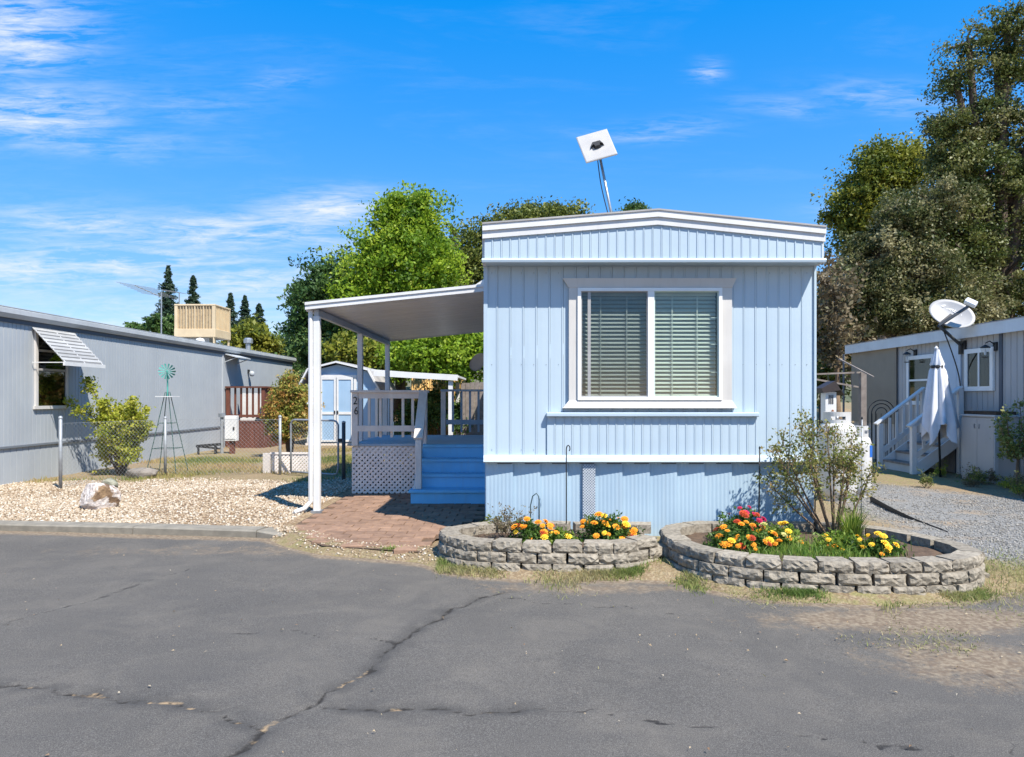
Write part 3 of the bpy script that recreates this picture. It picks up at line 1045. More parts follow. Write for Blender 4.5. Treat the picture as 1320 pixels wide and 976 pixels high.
# ledge and belt trims
MB().box(LX0 - .01, LX1 + .01, FY - .075, FY - .004, ZLEDGE, ZLEDGE + .045).build('ledge_trim', BLUE, home, bevel=.008)
MB().prism([(FY - .055, ZB0), (FY - .075, ZB0 + .012), (FY - .060, ZB1 - .01), (FY - .03, ZB1 + .012), (FY + .01, ZB1 + .012), (FY + .01, ZB0)], 'x', HX0 - .012, HX1 + .012).build('belt_trim', mat('belt_trim_paint', (0.50, 0.565, 0.61), (0.46, 0.53, 0.58), 2, rough=.4), home)
# corner posts
for cx_ in (HX0, HX1):
    MB().box(cx_ - .012, cx_ + .030 if cx_ == HX0 else cx_ + .012, FY - .022, FY + .04, ZB1 - .01, ZS).build('corner_trim', BLUE, home)
# skirting panels, each lapping the next
for i, (a, b_) in enumerate(spread(HX0 + .01, HX1 - .01, .293)):
    m = MB()
    wv = b_ - a
    prof = []
    N = 28
    for k in range(N + 1):
        t = k / N
        xx = a + wv * t
        prof.append((xx, FY + .018 - .027 * t - (.0016 if (k % 4) in (1, 2) else 0)))
    prof += [(b_, FY + .03), (a, FY + .03)]
    m.prism(prof, 'z', -.03, ZB0 + .008)
    m.build('skirting_panel', BLUE2, home)
# dark strips under the belt, standing in for notches of shade
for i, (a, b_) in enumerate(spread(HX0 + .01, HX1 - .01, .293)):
    MB().box(b_ - .17, b_ - .012, FY - .022, FY - .008, ZB0 - .016, ZB0 - .001).build('shade_notch', DTRIM, home)
# lattice vent
vx0, vx1 = XP(751, FY), XP(767, FY)


def lattice(m, x0, x1, z0, z1, y, pitch, w, t=.006):
    """two layers of crossed laths clipped to the rectangle, in the XZ plane"""
    for layer, sg in ((0, 1), (1, -1)):
        yy_ = y + layer * t
        k = -(z1 - z0)
        while k < (x1 - x0):
            # line x = x0 + k + s (or mirrored), z = z0 + s
            pts_ = []
            for dk in (-w / 2 * 1.41, w / 2 * 1.41):
                s0 = max(0, -(k + dk))
                s1 = min(z1 - z0, (x1 - x0) - (k + dk))
                if s1 - s0 <= .002:
                    pts_ = None
                    break
                pts_.append(((k + dk + s0, s0), (k + dk + s1, s1)))
            if pts_:
                (p0, p1), (q0, q1) = pts_
                quad = [p0, q0, q1, p1]
                vs = []
                for yv in (yy_, yy_ + t * .9):
                    for (xx_, zz_) in quad:
                        X_ = x0 + xx_ if sg > 0 else x1 - xx_
                        vs.append((X_, yv, z0 + zz_))
                m.add(vs, [(0, 1, 2, 3), (7, 6, 5, 4), (0, 4, 5, 1), (1, 5, 6, 2), (2, 6, 7, 3), (3, 7, 4, 0)])
            k += pitch


m = MB()
lattice(m, vx0, vx1, .0, ZB0 - .02, FY - .034, .03, .008, .004)
vent = m.build('lattice_vent', mat('vent_lattice_paint', (0.58, 0.62, 0.66), None, 6), home)
MB().box(vx0, vx1, FY - .024, FY - .019, .0, ZB0 - .02).build('vent_backing', mat('vent_backing', (0.2, 0.24, 0.3), None, 6), vent)
# siding screws
for px in (634, 658, 672, 688, 704, 720, 958, 975, 992, 1008, 1025, 1040):
    for py in (352, 470, 580):
        MB().lathe([(.004, 0), (.003, .004), (0, .005)], (XP(px, FY), FY - .002, ZP(py, FY)), 6, (0, -1, 0)).build('screw', DTRIM, home)

# --- window
win = MB().box(WX0 + .001, WX1 - .001, FY + .09, FY + .10, WZ0, WZ1).build('window', DARK, home)
win['label'] = 'wide two-pane sliding front window with white blinds'
TX0, TX1 = XP(733, FY), XP(942, FY)
for a, b_ in ((TX0, WX0 + .012), (WX1 - .012, TX1)):
    MB().box(a, b_, FY - .045, FY + .02, WZ0 - .003, WZ1 + .003).build('side_trim', CREAM, win)
# flared head and sill
hz0, hz1 = WZ1 - .004, ZP(360, FY)
MB().add([(TX0 - .002, FY - .05, hz0), (TX1 + .002, FY - .05, hz0), (XP(947, FY), FY - .07, hz1), (XP(725, FY), FY - .07, hz1),
          (TX0 - .002, FY - .002, hz0), (TX1 + .002, FY - .002, hz0), (XP(947, FY), FY - .002, hz1), (XP(725, FY), FY - .002, hz1)],
         [(0, 1, 2, 3), (7, 6, 5, 4), (0, 4, 5, 1), (1, 5, 6, 2), (2, 6, 7, 3), (3, 7, 4, 0)]).build('head_trim', CREAM, win)
sz0, sz1 = ZP(526, FY), WZ0 + .004
MB().add([(XP(725, FY), FY - .085, sz0), (XP(947, FY), FY - .085, sz0), (TX1, FY - .052, sz1), (TX0, FY - .052, sz1),
          (XP(725, FY), FY - .002, sz0), (XP(947, FY), FY - .002, sz0), (TX1, FY - .002, sz1), (TX0, FY - .002, sz1)],
         [(0, 1, 2, 3), (7, 6, 5, 4), (0, 4, 5, 1), (1, 5, 6, 2), (2, 6, 7, 3), (3, 7, 4, 0)]).build('sill', CREAM, win)


def frame(m, x0, x1, z0, z1, y0, y1, w):
    m.box(x0, x1, y0, y1, z1 - w, z1)
    m.box(x0, x1, y0, y1, z0, z0 + w)
    m.box(x0, x0 + w, y0, y1, z0 + w, z1 - w)
    m.box(x1 - w, x1, y0, y1, z0 + w, z1 - w)
    return m


FX0, FX1, FZ0, FZ1 = XP(745, FY), XP(928, FY), ZP(515, FY), ZP(373, FY)
m = frame(MB(), FX0 - .008, FX1 + .008, FZ0 - .008, FZ1 + .008, FY - .066, FY - .02, .036)
m.box(XP(834, FY), XP(842, FY), FY - .060, FY - .02, FZ0 + .028, FZ1 - .028)
m.build('window_frame', VINYL, win)
PZ0, PZ1 = FZ0 + .028, FZ1 - .028
LXa, LXb, RXa, RXb = FX0 + .028, XP(834, FY), XP(842, FY), FX1 - .028
frame(MB(), LXa, LXb, PZ0, PZ1, FY - .048, FY - .030, .012).box(XP(757, FY), XP(761, FY), FY - .047, FY - .032, PZ0 + .012, PZ1 - .012).build('screen_frame', DVINYL, win)
frame(MB(), RXa, RXb, PZ0, PZ1, FY - .045, FY - .030, .012).build('sash', mat('pale_green_sash', (0.50, 0.60, 0.52), None, 4), win)
MB().box(LXa + .012, LXb - .012, FY - .029, FY - .025, PZ0 + .002, PZ1 - .002).build('pane', GLASS2, win)
MB().box(RXa + .012, RXb - .012, FY - .029, FY - .025, PZ0 + .002, PZ1 - .002).build('pane', GLASS, win)
for bx0, bx1 in ((LXa + .006, LXb - .004), (RXa + .004, RXb - .012)):
    MB().box(bx0, bx1, FY + .020, FY + .055, PZ1 - .04, PZ1 - .002).build('blind_headrail', SLAT, win)
    n = 25
    m = MB()
    tl = R(48)
    dz = (PZ1 - .05 - PZ0) / n
    hw = .025
    m.add([(bx0, -hw * math.cos(tl), -hw * math.sin(tl)), (bx1, -hw * math.cos(tl), -hw * math.sin(tl)), (bx1, hw * math.cos(tl), hw * math.sin(tl)), (bx0, hw * math.cos(tl), hw * math.sin(tl)),
           (bx0, -hw * math.cos(tl), -hw * math.sin(tl) + .003), (bx1, -hw * math.cos(tl), -hw * math.sin(tl) + .003), (bx1, hw * math.cos(tl), hw * math.sin(tl) + .003), (bx0, hw * math.cos(tl), hw * math.sin(tl) + .003)],
          [(0, 3, 2, 1), (4, 5, 6, 7), (0, 1, 5, 4), (1, 2, 6, 5), (2, 3, 7, 6), (3, 0, 4, 7)])
    first = m.build('blind_slat', SLAT, win)
    me = first.data
    bpy.data.objects.remove(first)
    for i in range(n):
        place('blind_slat', me, ((bx0 + bx1) / 2, FY + .038, PZ0 + .012 + dz * i), 0, win, rot=(R(random.uniform(-3, 3)), R(random.uniform(-.25, .25)), 0))
    for t in (.30, .70):
        xc = bx0 + (bx1 - bx0) * t
        MB().box(xc - .006, xc + .006, FY + .010, FY + .012, PZ0 + .01, PZ1 - .03).build('blind_tape', SLAT, win)
# muntin clips on the right pane
for py in (410, 444, 480):
    MB().box(RXb - .075, RXb - .012, FY - .024, FY - .020, ZP(py, FY) - .004, ZP(py, FY) + .004).build('grille_bar', VINYL, win)

# --- gable, roof
GY = 7.32
GX0, GX1 = XP(622, GY), XP(1063, GY)
PKX = XP(848, GY)
ZG0 = ZP(335, GY)
zl, zr, zp = ZP(289, GY), ZP(293, GY), ZP(271, GY)


def roof_z(x):
    t = (x - GX0) / (PKX - GX0) if x < PKX else (GX1 - x) / (GX1 - PKX)
    t = max(0, min(1, t))
    e = zl if x < PKX else zr
    return e + (zp - e) * (t - .10 * max(0, t - .85) / .15 * 0)


FH = .155
for a, b_ in spread(GX0 + .02, GX1 - .02, .0945):
    m = MB()
    za, zb = roof_z(a) - FH + .03, roof_z(b_) - FH + .03
    rb, hf = .007, .007
    prof = [(a + .001, GY + .006), (a + .001, GY), (b_ - hf * 2.4, GY), (b_ - hf * 2, GY - rb), (b_ - hf * .4, GY - rb), (b_ - .0015, GY), (b_ - .0015, GY + .006)]
    n = len(prof)
    top = [za + (zb - za) * ((p[0] - a) / (b_ - a)) for p in prof]
    m.add([(p[0], p[1], ZG0) for p in prof] + [(p[0], p[1], t) for p, t in zip(prof, top)],
          [(i, (i + 1) % n, (i + 1) % n + n, i + n) for i in range(n)] + [tuple(range(n)), tuple(range(2 * n - 1, n - 1, -1))])
    m.build('gable_strip', BLUE, home)
# base ledge of the gable and soffit
MB().prism([(GY - .028, ZG0 - .030), (GY - .034, ZG0 - .008), (GY - .022, ZG0 + .012), (GY + .02, ZG0 + .012), (GY + .02, ZG0 - .030)], 'x', GX0 - .006, GX1 + .006).build('gable_base_trim', BLUE, home)
MB().box(GX0 + .01, GX1 - .01, GY + .021, FY + .06, ZG0 - .026, ZG0 + .0).build('soffit', BLUE, home)


def along_roof(prof_fn, y0, y1, name, matr, segs=(0, .25, .5, .75, 1), smooth=False):
    """box following the roof line: prof_fn(x)->(z bottom, z top)"""
    xsr = [GX0 + (PKX - GX0) * t for t in segs] + [PKX + (GX1 - PKX) * t for t in segs[1:]]
    vs, fs = [], []
    for x_ in xsr:
        z0, z1 = prof_fn(x_)
        vs += [(x_, y0, z0), (x_, y1, z0), (x_, y1, z1), (x_, y0, z1)]
    for i in range(len(xsr) - 1):
        a_ = i * 4
        fs += [(a_ + k, a_ + (k + 1) % 4, a_ + 4 + (k + 1) % 4, a_ + 4 + k) for k in range(4)]
    fs += [(0, 1, 2, 3), tuple(len(vs) - 4 + k for k in (3, 2, 1, 0))]
    return MB().add(vs, fs).build(name, matr, home)


along_roof(lambda x_: (roof_z(x_) - FH, roof_z(x_) - FH * .5), GY - .022, GY + .03, 'fascia', mat('fascia_lower_shaded', (0.66, 0.65, 0.64), (0.60, 0.59, 0.58), 3, rough=.5, streak=.2))  # lower half made greyer, its shade put into the colour
along_roof(lambda x_: (roof_z(x_) - FH * .5 + .001, roof_z(x_) - .012), GY - .042, GY + .03, 'fascia', WHITE)
roof = along_roof(lambda x_: (roof_z(x_) - .0115, roof_z(x_) + .006), GY - .052, HB + .1, 'roof', ROOFM)
# eave fascias along the sides, side walls, back wall
for sx, xx in ((-1, GX0), (1, GX1)):
    MB().box(xx - .004 if sx < 0 else xx - .03, xx + .03 if sx < 0 else xx + .004, GY + .031, HB, ZG0 - .03, (zl if sx < 0 else zr) - .014).build('eave_fascia', WHITE, home)
    prof = []
    yy = FY + .041
    k = 0
    xw = HX0 if sx < 0 else HX1
    while yy < HB:
        prof += [(xw, yy), (xw, yy + .12), (xw + sx * .014, yy + .126), (xw + sx * .014, yy + .148)]
        yy += .152
    prof += [(xw, HB), (xw - sx * .02, HB), (xw - sx * .02, FY + .041)]
    MB().prism([(p[0], p[1]) for p in prof], 'z', ZB1 - .02, ZG0 - .031).build('side_wall', BLUE, home)
    MB().box(min(xw, xw - sx * .02), max(xw, xw - sx * .02), FY + .032, HB, -.05, ZB1 - .021).build('side_skirting', BLUE2, home)
MB().box(HX0 + .021, HX1 - .021, HB - .03, HB, -.05, ZG0 - .031).build('back_wall', BLUE, home)
# side door up on the porch (faces the deck)
MB().box(HX0 - .030, HX0 - .016, 11.35, 12.2, .82, 2.78).build('door', WHITE, home)

# --- square satellite internet antenna on a leaning mast
base = Vector((XP(802, 10.4), 10.4, roof_z(XP(802, 10.4)) - .01))
top = P(772, 196, 10.25)
ant = thing('satellite_antenna', 'flat square white internet dish on a leaning roof mast', 'antenna', base)
MB().tube([base, top], .021, 10).build('mast', STEEL, ant, smooth=True)
MB().tube([base + Vector((0, 0, -.02)), base + Vector((0, 0, .05))], .035, 10).build('mast_foot', BLACK, ant, smooth=True)
pth = [top + Vector((-.03, -.03, -.05)), top.lerp(base, .3) + Vector((-.07, -.02, 0)), top.lerp(base, .62) + Vector((-.045, -.03, 0)), top.lerp(base, .75) + Vector((-.01, -.025, 0)), base + Vector((0, -.03, .06))]
MB().tube(catmull(pth, False, 6), .0075, 6).build('cable', BLACK, ant, smooth=True)
# panel: seen from below and behind
pc = P(769, 188, 10.2)
xa = (P(785, 161, 10.2) - P(746, 172, 10.2))
yax = (P(757, 207, 10.2) - P(746, 172, 10.2))
ex = xa.normalized()
ey = yax.normalized()
ey = (ey - ex * ey.dot(ex)).normalized()
# tilt the panel so its sky side leans up and away
tilt = Matrix.Rotation(R(-26), 3, ex)
ey = (tilt @ ey).normalized()
en = ex.cross(ey).normalized()
if en.y > 0:
    en = -en     # towards the viewer = underside
hs_ = .235
m = MB()
vs = []
for s_, inset in ((0.012, .012), (0.006, 0), (-.014, 0), (-.020, .012)):
    for i, j in ((-1, -1), (1, -1), (1, 1), (-1, 1)):
        vs.append(pc + ex * i * (hs_ - inset) + ey * j * (hs_ * 1.10 - inset) + en * s_)
fs = [(0, 1, 2, 3), (15, 14, 13, 12)]
for l in range(3):
    fs += [(l * 4 + k, l * 4 + (k + 1) % 4, l * 4 + 4 + (k + 1) % 4, l * 4 + 4 + k) for k in range(4)]
m.add(vs, fs).build('panel', DISHM, ant)
m = MB()
hub = pc + en * .013
vs = []
for (w0, w1, dd, dn) in ((.10, .10, .062, .004), (.075, .075, -.055, .004)):
    pass
q = [(-.105, .045), (-.07, -.035), (.07, -.035), (.105, .045), (.055, .015), (.045, .07), (-.045, .07), (-.055, .015)]
n = len(q)
vs = [hub + ex * a_ + ey * b_ for a_, b_ in q] + [hub + ex * a_ * .8 + ey * b_ * .8 + en * .05 for a_, b_ in q]
m.add(vs, [(i, (i + 1) % n, (i + 1) % n + n, i + n) for i in range(n)] + [tuple(range(n)), tuple(range(2 * n - 1, n - 1, -1))])
m.build('mount', BLACK, ant)
MB().tube([hub + en * .03, top], .03, 8).build('mount_socket', BLACK, ant)

# ------------------------------------------------------------------ patio awning
AY0, AY1 = 9.1, 14.35
AXL, AXR = -2.74, HX0 - .016
aw = thing('patio_awning', 'white metal patio awning on posts over the blue steps', 'awning', ((AXL + AXR) / 2, AY0, 0))
zL, zR = ZP(398, AY0), ZP(374, AY0)       # underside heights at the left / right


def aw_z(x_):
    return zL + (zR - zL) * (x_ - AXL) / (AXR - AXL)


npan = 17
for a, b_ in spread(AY0 + .02, AY1 - .02, .31):
    m = MB()
    prof = [(a + .002, .055), (a + .002, .004), (a + .018, .0), (a + .10, .0), (a + .105, .012), (a + .125, .012), (a + .13, 0), (a + .20, 0), (a + .205, .012), (a + .225, .012), (a + .23, 0), (b_ - .018, .0), (b_ - .002, .004), (b_ - .002, .055)]
    n = len(prof)
    m.add([(AXL + .02, y_, aw_z(AXL + .02) + z_) for y_, z_ in prof] + [(AXR, y_, aw_z(AXR) + z_) for y_, z_ in prof],
          [(i, (i + 1) % n, (i + 1) % n + n, i + n) for i in range(n)] + [tuple(range(n)), tuple(range(2 * n - 1, n - 1, -1))])
    m.build('roof_pan', PAN, aw)
for yv, s_ in ((AY0, -1), (AY1, 1)):
    m = MB()
    for (dz0, dz1, out_y) in ((-.012, .045, .03), (.046, .082, .045)):
        ya, yb = (yv - out_y, yv + .018) if s_ < 0 else (yv - .018, yv + out_y)
        vs = []
        for x_ in (AXL - .03, AXR):
            vs += [(x_, ya, aw_z(x_) + dz0), (x_, yb, aw_z(x_) + dz0), (x_, yb, aw_z(x_) + dz1), (x_, ya, aw_z(x_) + dz1)]
        m.add(vs, [(0, 1, 2, 3), (7, 6, 5, 4), (0, 4, 5, 1), (1, 5, 6, 2), (2, 6, 7, 3), (3, 7, 4, 0)])
    m.build('fascia', WHITE, aw)
MB().box(AXL - .03, AXL + .018, AY0 + .019, AY1 - .019, zL - .03, zL + .08).build('gutter', WHITE, aw)
MB().box(AXL + .06, AXL + .12, AY0 + .06, AY1 - .06, zL - .085, zL - .001).build('beam', GREYT, aw)
MB().add([(AXR - .32, AY0 + .3, aw_z(AXR - .32) + .075), (AXR, AY0 + .3, aw_z(AXR) + .075), (AXR, AY0 + .3, aw_z(AXR) + .25), (AXR - .32, AY1, aw_z(AXR - .32) + .075), (AXR, AY1, aw_z(AXR) + .075), (AXR, AY1, aw_z(AXR) + .25)],
         [(0, 1, 2), (5, 4, 3), (0, 2, 5, 3), (0, 3, 4, 1), (1, 4, 5, 2)]).build('flashing', WHITE, aw)
PX_ = AXL + .09
for i, yv in enumerate((9.2, 11.72, 14.15)):
    m = MB()
    m.box(PX_ - .042, PX_ + .042, yv - .042, yv + .042, -.02, zL - .084 if i else zL - .086)
    po = m.build('post', WHITE, aw, bevel=.006)
    MB().box(PX_ - .07, PX_ + .07, yv - .06, yv + .06, -.02, .02).build('foot', STEEL, po)
dx = PX_ - .074
pth = [(dx + .0, 9.16, zL + .01), (dx, 9.16, .30), (dx, 9.16, .14), (dx - .06, 9.1, .06), (dx - .17, 9.02, .022)]
MB().tube(pth, .030, 8).build('downspout', WHITE, aw, smooth=False)

# ------------------------------------------------------------------ porch deck with steps
DY0, DY1, DZ = 10.9, 13.45, .785
DXL, DXR = -2.60, HX0 - .020
SXL = -1.48
deck = thing('porch_deck', 'raised porch with white railing, lattice skirt and bright blue steps', 'porch', ((DXL + DXR) / 2, DY0, 0))
for a, b_ in spread(DY0 - .03, DY1, .14):
    MB().box(DXL, DXR, a + .003, b_ - .003, DZ - .035, DZ).build('deck_board', DECK, deck, bevel=.004)
MB().box(DXL + .02, DXR, DY0 + .01, DY0 + .05, DZ - .15, DZ - .0352).build('rim_joist', RAIL, deck)
MB().box(DXL + .02, DXL + .06, DY0 + .051, DY1 - .02, DZ - .15, DZ - .0352).build('rim_joist', RAIL, deck)
m = MB()
lattice(m, DXL + .005, SXL - .03, .01, DZ - .04, DY0 - .012, .085, .036, .007)
m.build('lattice_skirt', LATT, deck)
m = MB()
lattice(m, DXL + .07, DXR - .02, .01, DZ - .04, DY1 - .02, .085, .036, .007)
m.build('lattice_skirt', LATT, deck)
# side lattice: build in XZ then turn onto the left side
m = MB()
lattice(m, DY0 + .02, DY1 - .04, .01, DZ - .15, 0, .085, .036, .007)
m.v = [(DXL + .008 + y_, x_, z_) for x_, y_, z_ in m.v]
m.build('lattice_skirt', LATT, deck)
ZT = ZP(503, DY0)


def post(x_, y_, z0, z1, w=.085, name='post', par=None):
    return MB().box(x_ - w / 2, x_ + w / 2, y_ - w / 2, y_ + w / 2, z0, z1).build(name, RAIL, par or deck, bevel=.006)


p26 = post(XP(458.5, DY0), DY0 - .02, DZ - .03, ZT - .04, .095, par=deck)
pr = post(XP(547, DY0), DY0 - .02, DZ - .2, ZT - .04, .09)
MB().box(XP(453, DY0), XP(553, DY0), DY0 - .10, DY0 + .04, ZT - .04, ZT).build('top_rail', RAIL, deck, bevel=.006)
MB().box(XP(463, DY0), XP(543, DY0), DY0 - .055, DY0 - .018, ZT - .13, ZT - .041).build('rail_board', RAIL, deck)
MB().box(XP(455, DY0), XP(541, DY0), DY0 - .072, DY0 - .034, ZP(556, DY0), ZP(548.5, DY0)).build('bottom_rail', RAIL, deck)
for px in (476, 490.5, 505, 519.5, 532):
    MB().box(XP(px, DY0) - .02, XP(px, DY0) + .02, DY0 - .017, DY0 + .02, DZ + .10, ZT - .041).build('baluster', RAIL, deck)
# rear railing
BXL = XP(572, DY1)
post(BXL, DY1 - .06, DZ, ZT, .09)
post(DXL + .05, DY1 - .06, DZ, ZT, .09)
GRR = DECK
MB().box(BXL - .05, DXR, DY1 - .12, DY1, ZT + .001, ZT + .042).build('top_rail', GRR, deck, bevel=.005)
MB().box(BXL + .046, DXR, DY1 - .085, DY1 - .045, ZP(547, DY1), ZP(541, DY1)).build('bottom_rail', GRR, deck)
for px in (584, 595, 606, 617):
    MB().box(XP(px, DY1) - .02, XP(px, DY1) + .02, DY1 - .044, DY1 - .01, DZ + .06, ZT).build('baluster', GRR, deck)
# steps
for i in range(4):
    y0 = 9.84 + .27 * i
    z1 = .196 * (i + 1)
    xl = SXL if i else SXL - .05
    MB().box(xl + .01, DXR, y0 + .030, y0 + .055, z1 - .196 + (.001 if i else -.02), z1 - .042).build('riser', STEP, deck)
    if i < 3:
        MB().box(xl - .02, DXR, y0, y0 + .30, z1 - .040, z1).build('tread', STEP, deck, bevel=.006)
    else:
        MB().box(xl, DXR, y0 + .0, DY0 - .034, z1 - .041, z1).build('tread', STEP, deck, bevel=.006)
MB().add([(SXL - .025, 9.9, -.02), (SXL - .025, 10.86, -.02), (SXL - .025, 10.86, .74), (SXL - .025, 10.62, .70), (SXL - .025, 9.9, .14),
          (SXL + .008, 9.9, -.02), (SXL + .008, 10.86, -.02), (SXL + .008, 10.86, .74), (SXL + .008, 10.62, .70), (SXL + .008, 9.9, .14)],
         [(0, 1, 2, 3, 4), (9, 8, 7, 6, 5), (0, 5, 6, 1), (1, 6, 7, 2), (2, 7, 8, 3), (3, 8, 9, 4), (4, 9, 5, 0)]).build('stringer', RAIL, deck)
# stair rail: newel, sloping board, balusters
nx_ = XP(540, 10.0)
post(nx_ , 9.98, .20, .90, .085)
sl0, sl1 = Vector((nx_, 9.93, .92)), Vector((XP(547, DY0), DY0 - .1, ZT - .03))
MB().obox(sl0, sl1, .13, .04).build('sloping_rail', RAIL, deck, bevel=.005)
MB().obox(sl0 + Vector((0, .06, -.46)), sl1 + Vector((0, .0, -.46)), .04, .085).build('sloping_rail', RAIL, deck)
for t in (.3, .52, .74):
    p = sl0.lerp(sl1, t)
    MB().box(p.x - .018, p.x + .018, p.y - .018, p.y + .018, p.z - .46, p.z - .015).build('baluster', RAIL, deck)


def text_mesh(txt, size, extrude=.004):
    cu = bpy.data.curves.new('text', 'FONT')
    cu.body = txt
    cu.size = size
    cu.extrude = extrude
    cu.align_x = 'CENTER'
    cu.align_y = 'CENTER'
    to = bpy.data.objects.new('text', cu)
    COL.objects.link(to)
    dg = bpy.context.evaluated_depsgraph_get()
    me = bpy.data.meshes.new_from_object(to.evaluated_get(dg))
    bpy.data.objects.remove(to)
    return me


for ch, px, py in (('2', 458.0, 517), ('6', 459.2, 530)):
    me = text_mesh(ch, .17)
    me.materials.clear()
    me.materials.append(NUM)
    place('house_number', me, (XP(px, DY0 - .07), DY0 - .0735, ZP(py, DY0 - .07)), 0, p26, rot=(R(90), 0, 0), scale=(.85, 1, 1))

# small dish on the side wall
def dish(name, label, c, nrm, r, mount, thick=.012, squash=1.0, group=None, text=None):
    nrm = Vector(nrm).normalized()
    th = thing(name, label, 'satellite dish', mount, group)
    m = MB()
    prof = [(0.001, -.13 * r), (r * .4, -.11 * r), (r * .75, -.055 * r), (r * .97, .0), (r, .012), (r * .985, .0), (r * .75, -.075 * r), (r * .4, -.13 * r), (.001, -.155 * r)]
    m.lathe(prof, c, 32, nrm)
    rf = m.build('reflector', DISHM, th, smooth=True)
    return th, rf


sdc = P(616, 467, 11.9)
sm = Vector((HX0 - .016, 12.25, sdc.z - .12))
th, _ = dish('satellite_dish', 'small grey satellite dish on the side wall above the porch', sdc, (-.55, -.72, .42), .17, sm)
MB().tube([sdc - Vector((-.55, -.72, .42)).normalized() * .03, sdc + Vector((.08, .2, -.12)), sm], .014, 8).build('arm', BLACK, th, smooth=True)

# ------------------------------------------------------------------ left grey home
LXW = -8.79
LY0, LY1 = 4.0, 26.7
lh = thing('mobile_home', 'long blue grey mobile home with ribbed wood siding and roof cooler', 'mobile home', (LXW, 15, 0))
zt = 2.90


def groove_panel(length, z0, z1, groove=.012, pitch=.102, d=.012):
    """grooved sheet along +y facing +x, local origin at start"""
    prof = []
    yv = .002
    while yv < length - .01:
        e = min(yv + pitch - groove, length - .002)
        prof += [(0, yv), (0, e)]
        if e < length - .005:
            prof += [(-d, e + .001), (-d, e + groove - .001)]
        yv = e + groove
    prof += [(-.03, length - .002), (-.03, .002)]
    return MB().prism(prof, 'z', z0, z1)


GP_ = groove_panel(1.22, .67, zt).build('wall_panel', GREYW)
GS_ = groove_panel(1.22, -.03, .63, pitch=.152).build('skirt_panel', GREYW)
pm, po_ = GP_.data, ORG[GP_.name].copy()
smh, so_ = GS_.data, ORG[GS_.name].copy()
bpy.data.objects.remove(GP_)
bpy.data.objects.remove(GS_)
WY0, WY1 = 12.73, 13.52
yv = LY0
while yv < LY1 - .5:
    place('wall_panel', pm, (LXW + po_.x, yv + po_.y, po_.z), 0, lh)
    place('skirt_panel', smh, (LXW + .004 + so_.x, yv + so_.y, so_.z), 0, lh)
    yv += 1.22
LYE = yv
MB().box(LXW - .01, LXW + .035, LY0, LYE, .632, .668).build('skirt_trim', mat('skirt_trim_grey', (0.17, 0.19, 0.215), None, 3, rough=.6), lh)
MB().box(LXW - 3.9, LXW - .031, LYE - .03, LYE, -.03, 3.0).build('end_wall', GREYW, lh)
MB().box(LXW - 3.9, LXW - .031, LY0, LY0 + .03, -.03, 3.0).build('end_wall', GREYW, lh)
MB().prism([(LXW - .03, zt - .02), (LXW + .06, zt - .02), (LXW + .11, zt + .05), (LXW + .11, zt + .13), (LXW + .06, zt + .15), (LXW - .03, zt + .15)], 'y', LY0 - .15, LYE + .15).build('eave_gutter', GREYT, lh)
MB().prism([(LXW + .085, zt + .1502), (LXW + .085, zt + .165), (LXW - 1.95, zt + .30), (LXW - 4.0, zt + .165), (LXW - 4.0, zt + .1502)], 'y', LY0 - .18, LYE + .18).build('roof', mat('silver_metal_roof', (0.40, 0.42, 0.43), None, 2, rough=.5), lh)
MB().box(LXW + .001, LXW + .02, LY0, LYE, zt - .10, zt - .021).build('eave_shade_strip', DTRIM, lh)  # dark strip standing in for the shadow under the eave
MB().box(LXW + .001, LXW + .022, 20.72, 20.80, .0, zt - .10).build('corner_trim', GREYT, lh)
# window
wz0, wz1 = ZP(523, 13.1), ZP(428, 13.1) - .02
wn = MB().box(LXW + .003, LXW + .01, WY0, WY1, wz0, wz1).build('window', DARK, lh)
m = MB()
for (a, b_, c, d) in ((WY0 - .06, WY1 + .06, wz1, wz1 + .06), (WY0 - .09, WY1 + .09, wz0 - .06, wz0)):
    m.box(LXW + .002, LXW + .045, a, b_, c, d)
m.box(LXW + .002, LXW + .044, WY0 - .06, WY0, wz0, wz1)
m.box(LXW + .002, LXW + .044, WY1, WY1 + .06, wz0, wz1)
m.build('window_frame', CREAM, wn)
hgt = (wz1 - wz0)
for t in (.49, .745):
    MB().box(LXW + .012, LXW + .038, WY0, WY1, wz0 + hgt * t - .02, wz0 + hgt * t + .02).build('mullion', DVINYL, wn)
GREYG = glass_mat('dark_reflecting_glass', (0.30, 0.33, 0.33), .16)
for a, b_ in ((0, .47), (.51, .725), (.765, 1)):
    MB().box(LXW + .018, LXW + .022, WY0 + .001, WY1 - .001, wz0 + hgt * a + .001, wz0 + hgt * b_ - .001).build('pane', GREYG, wn)
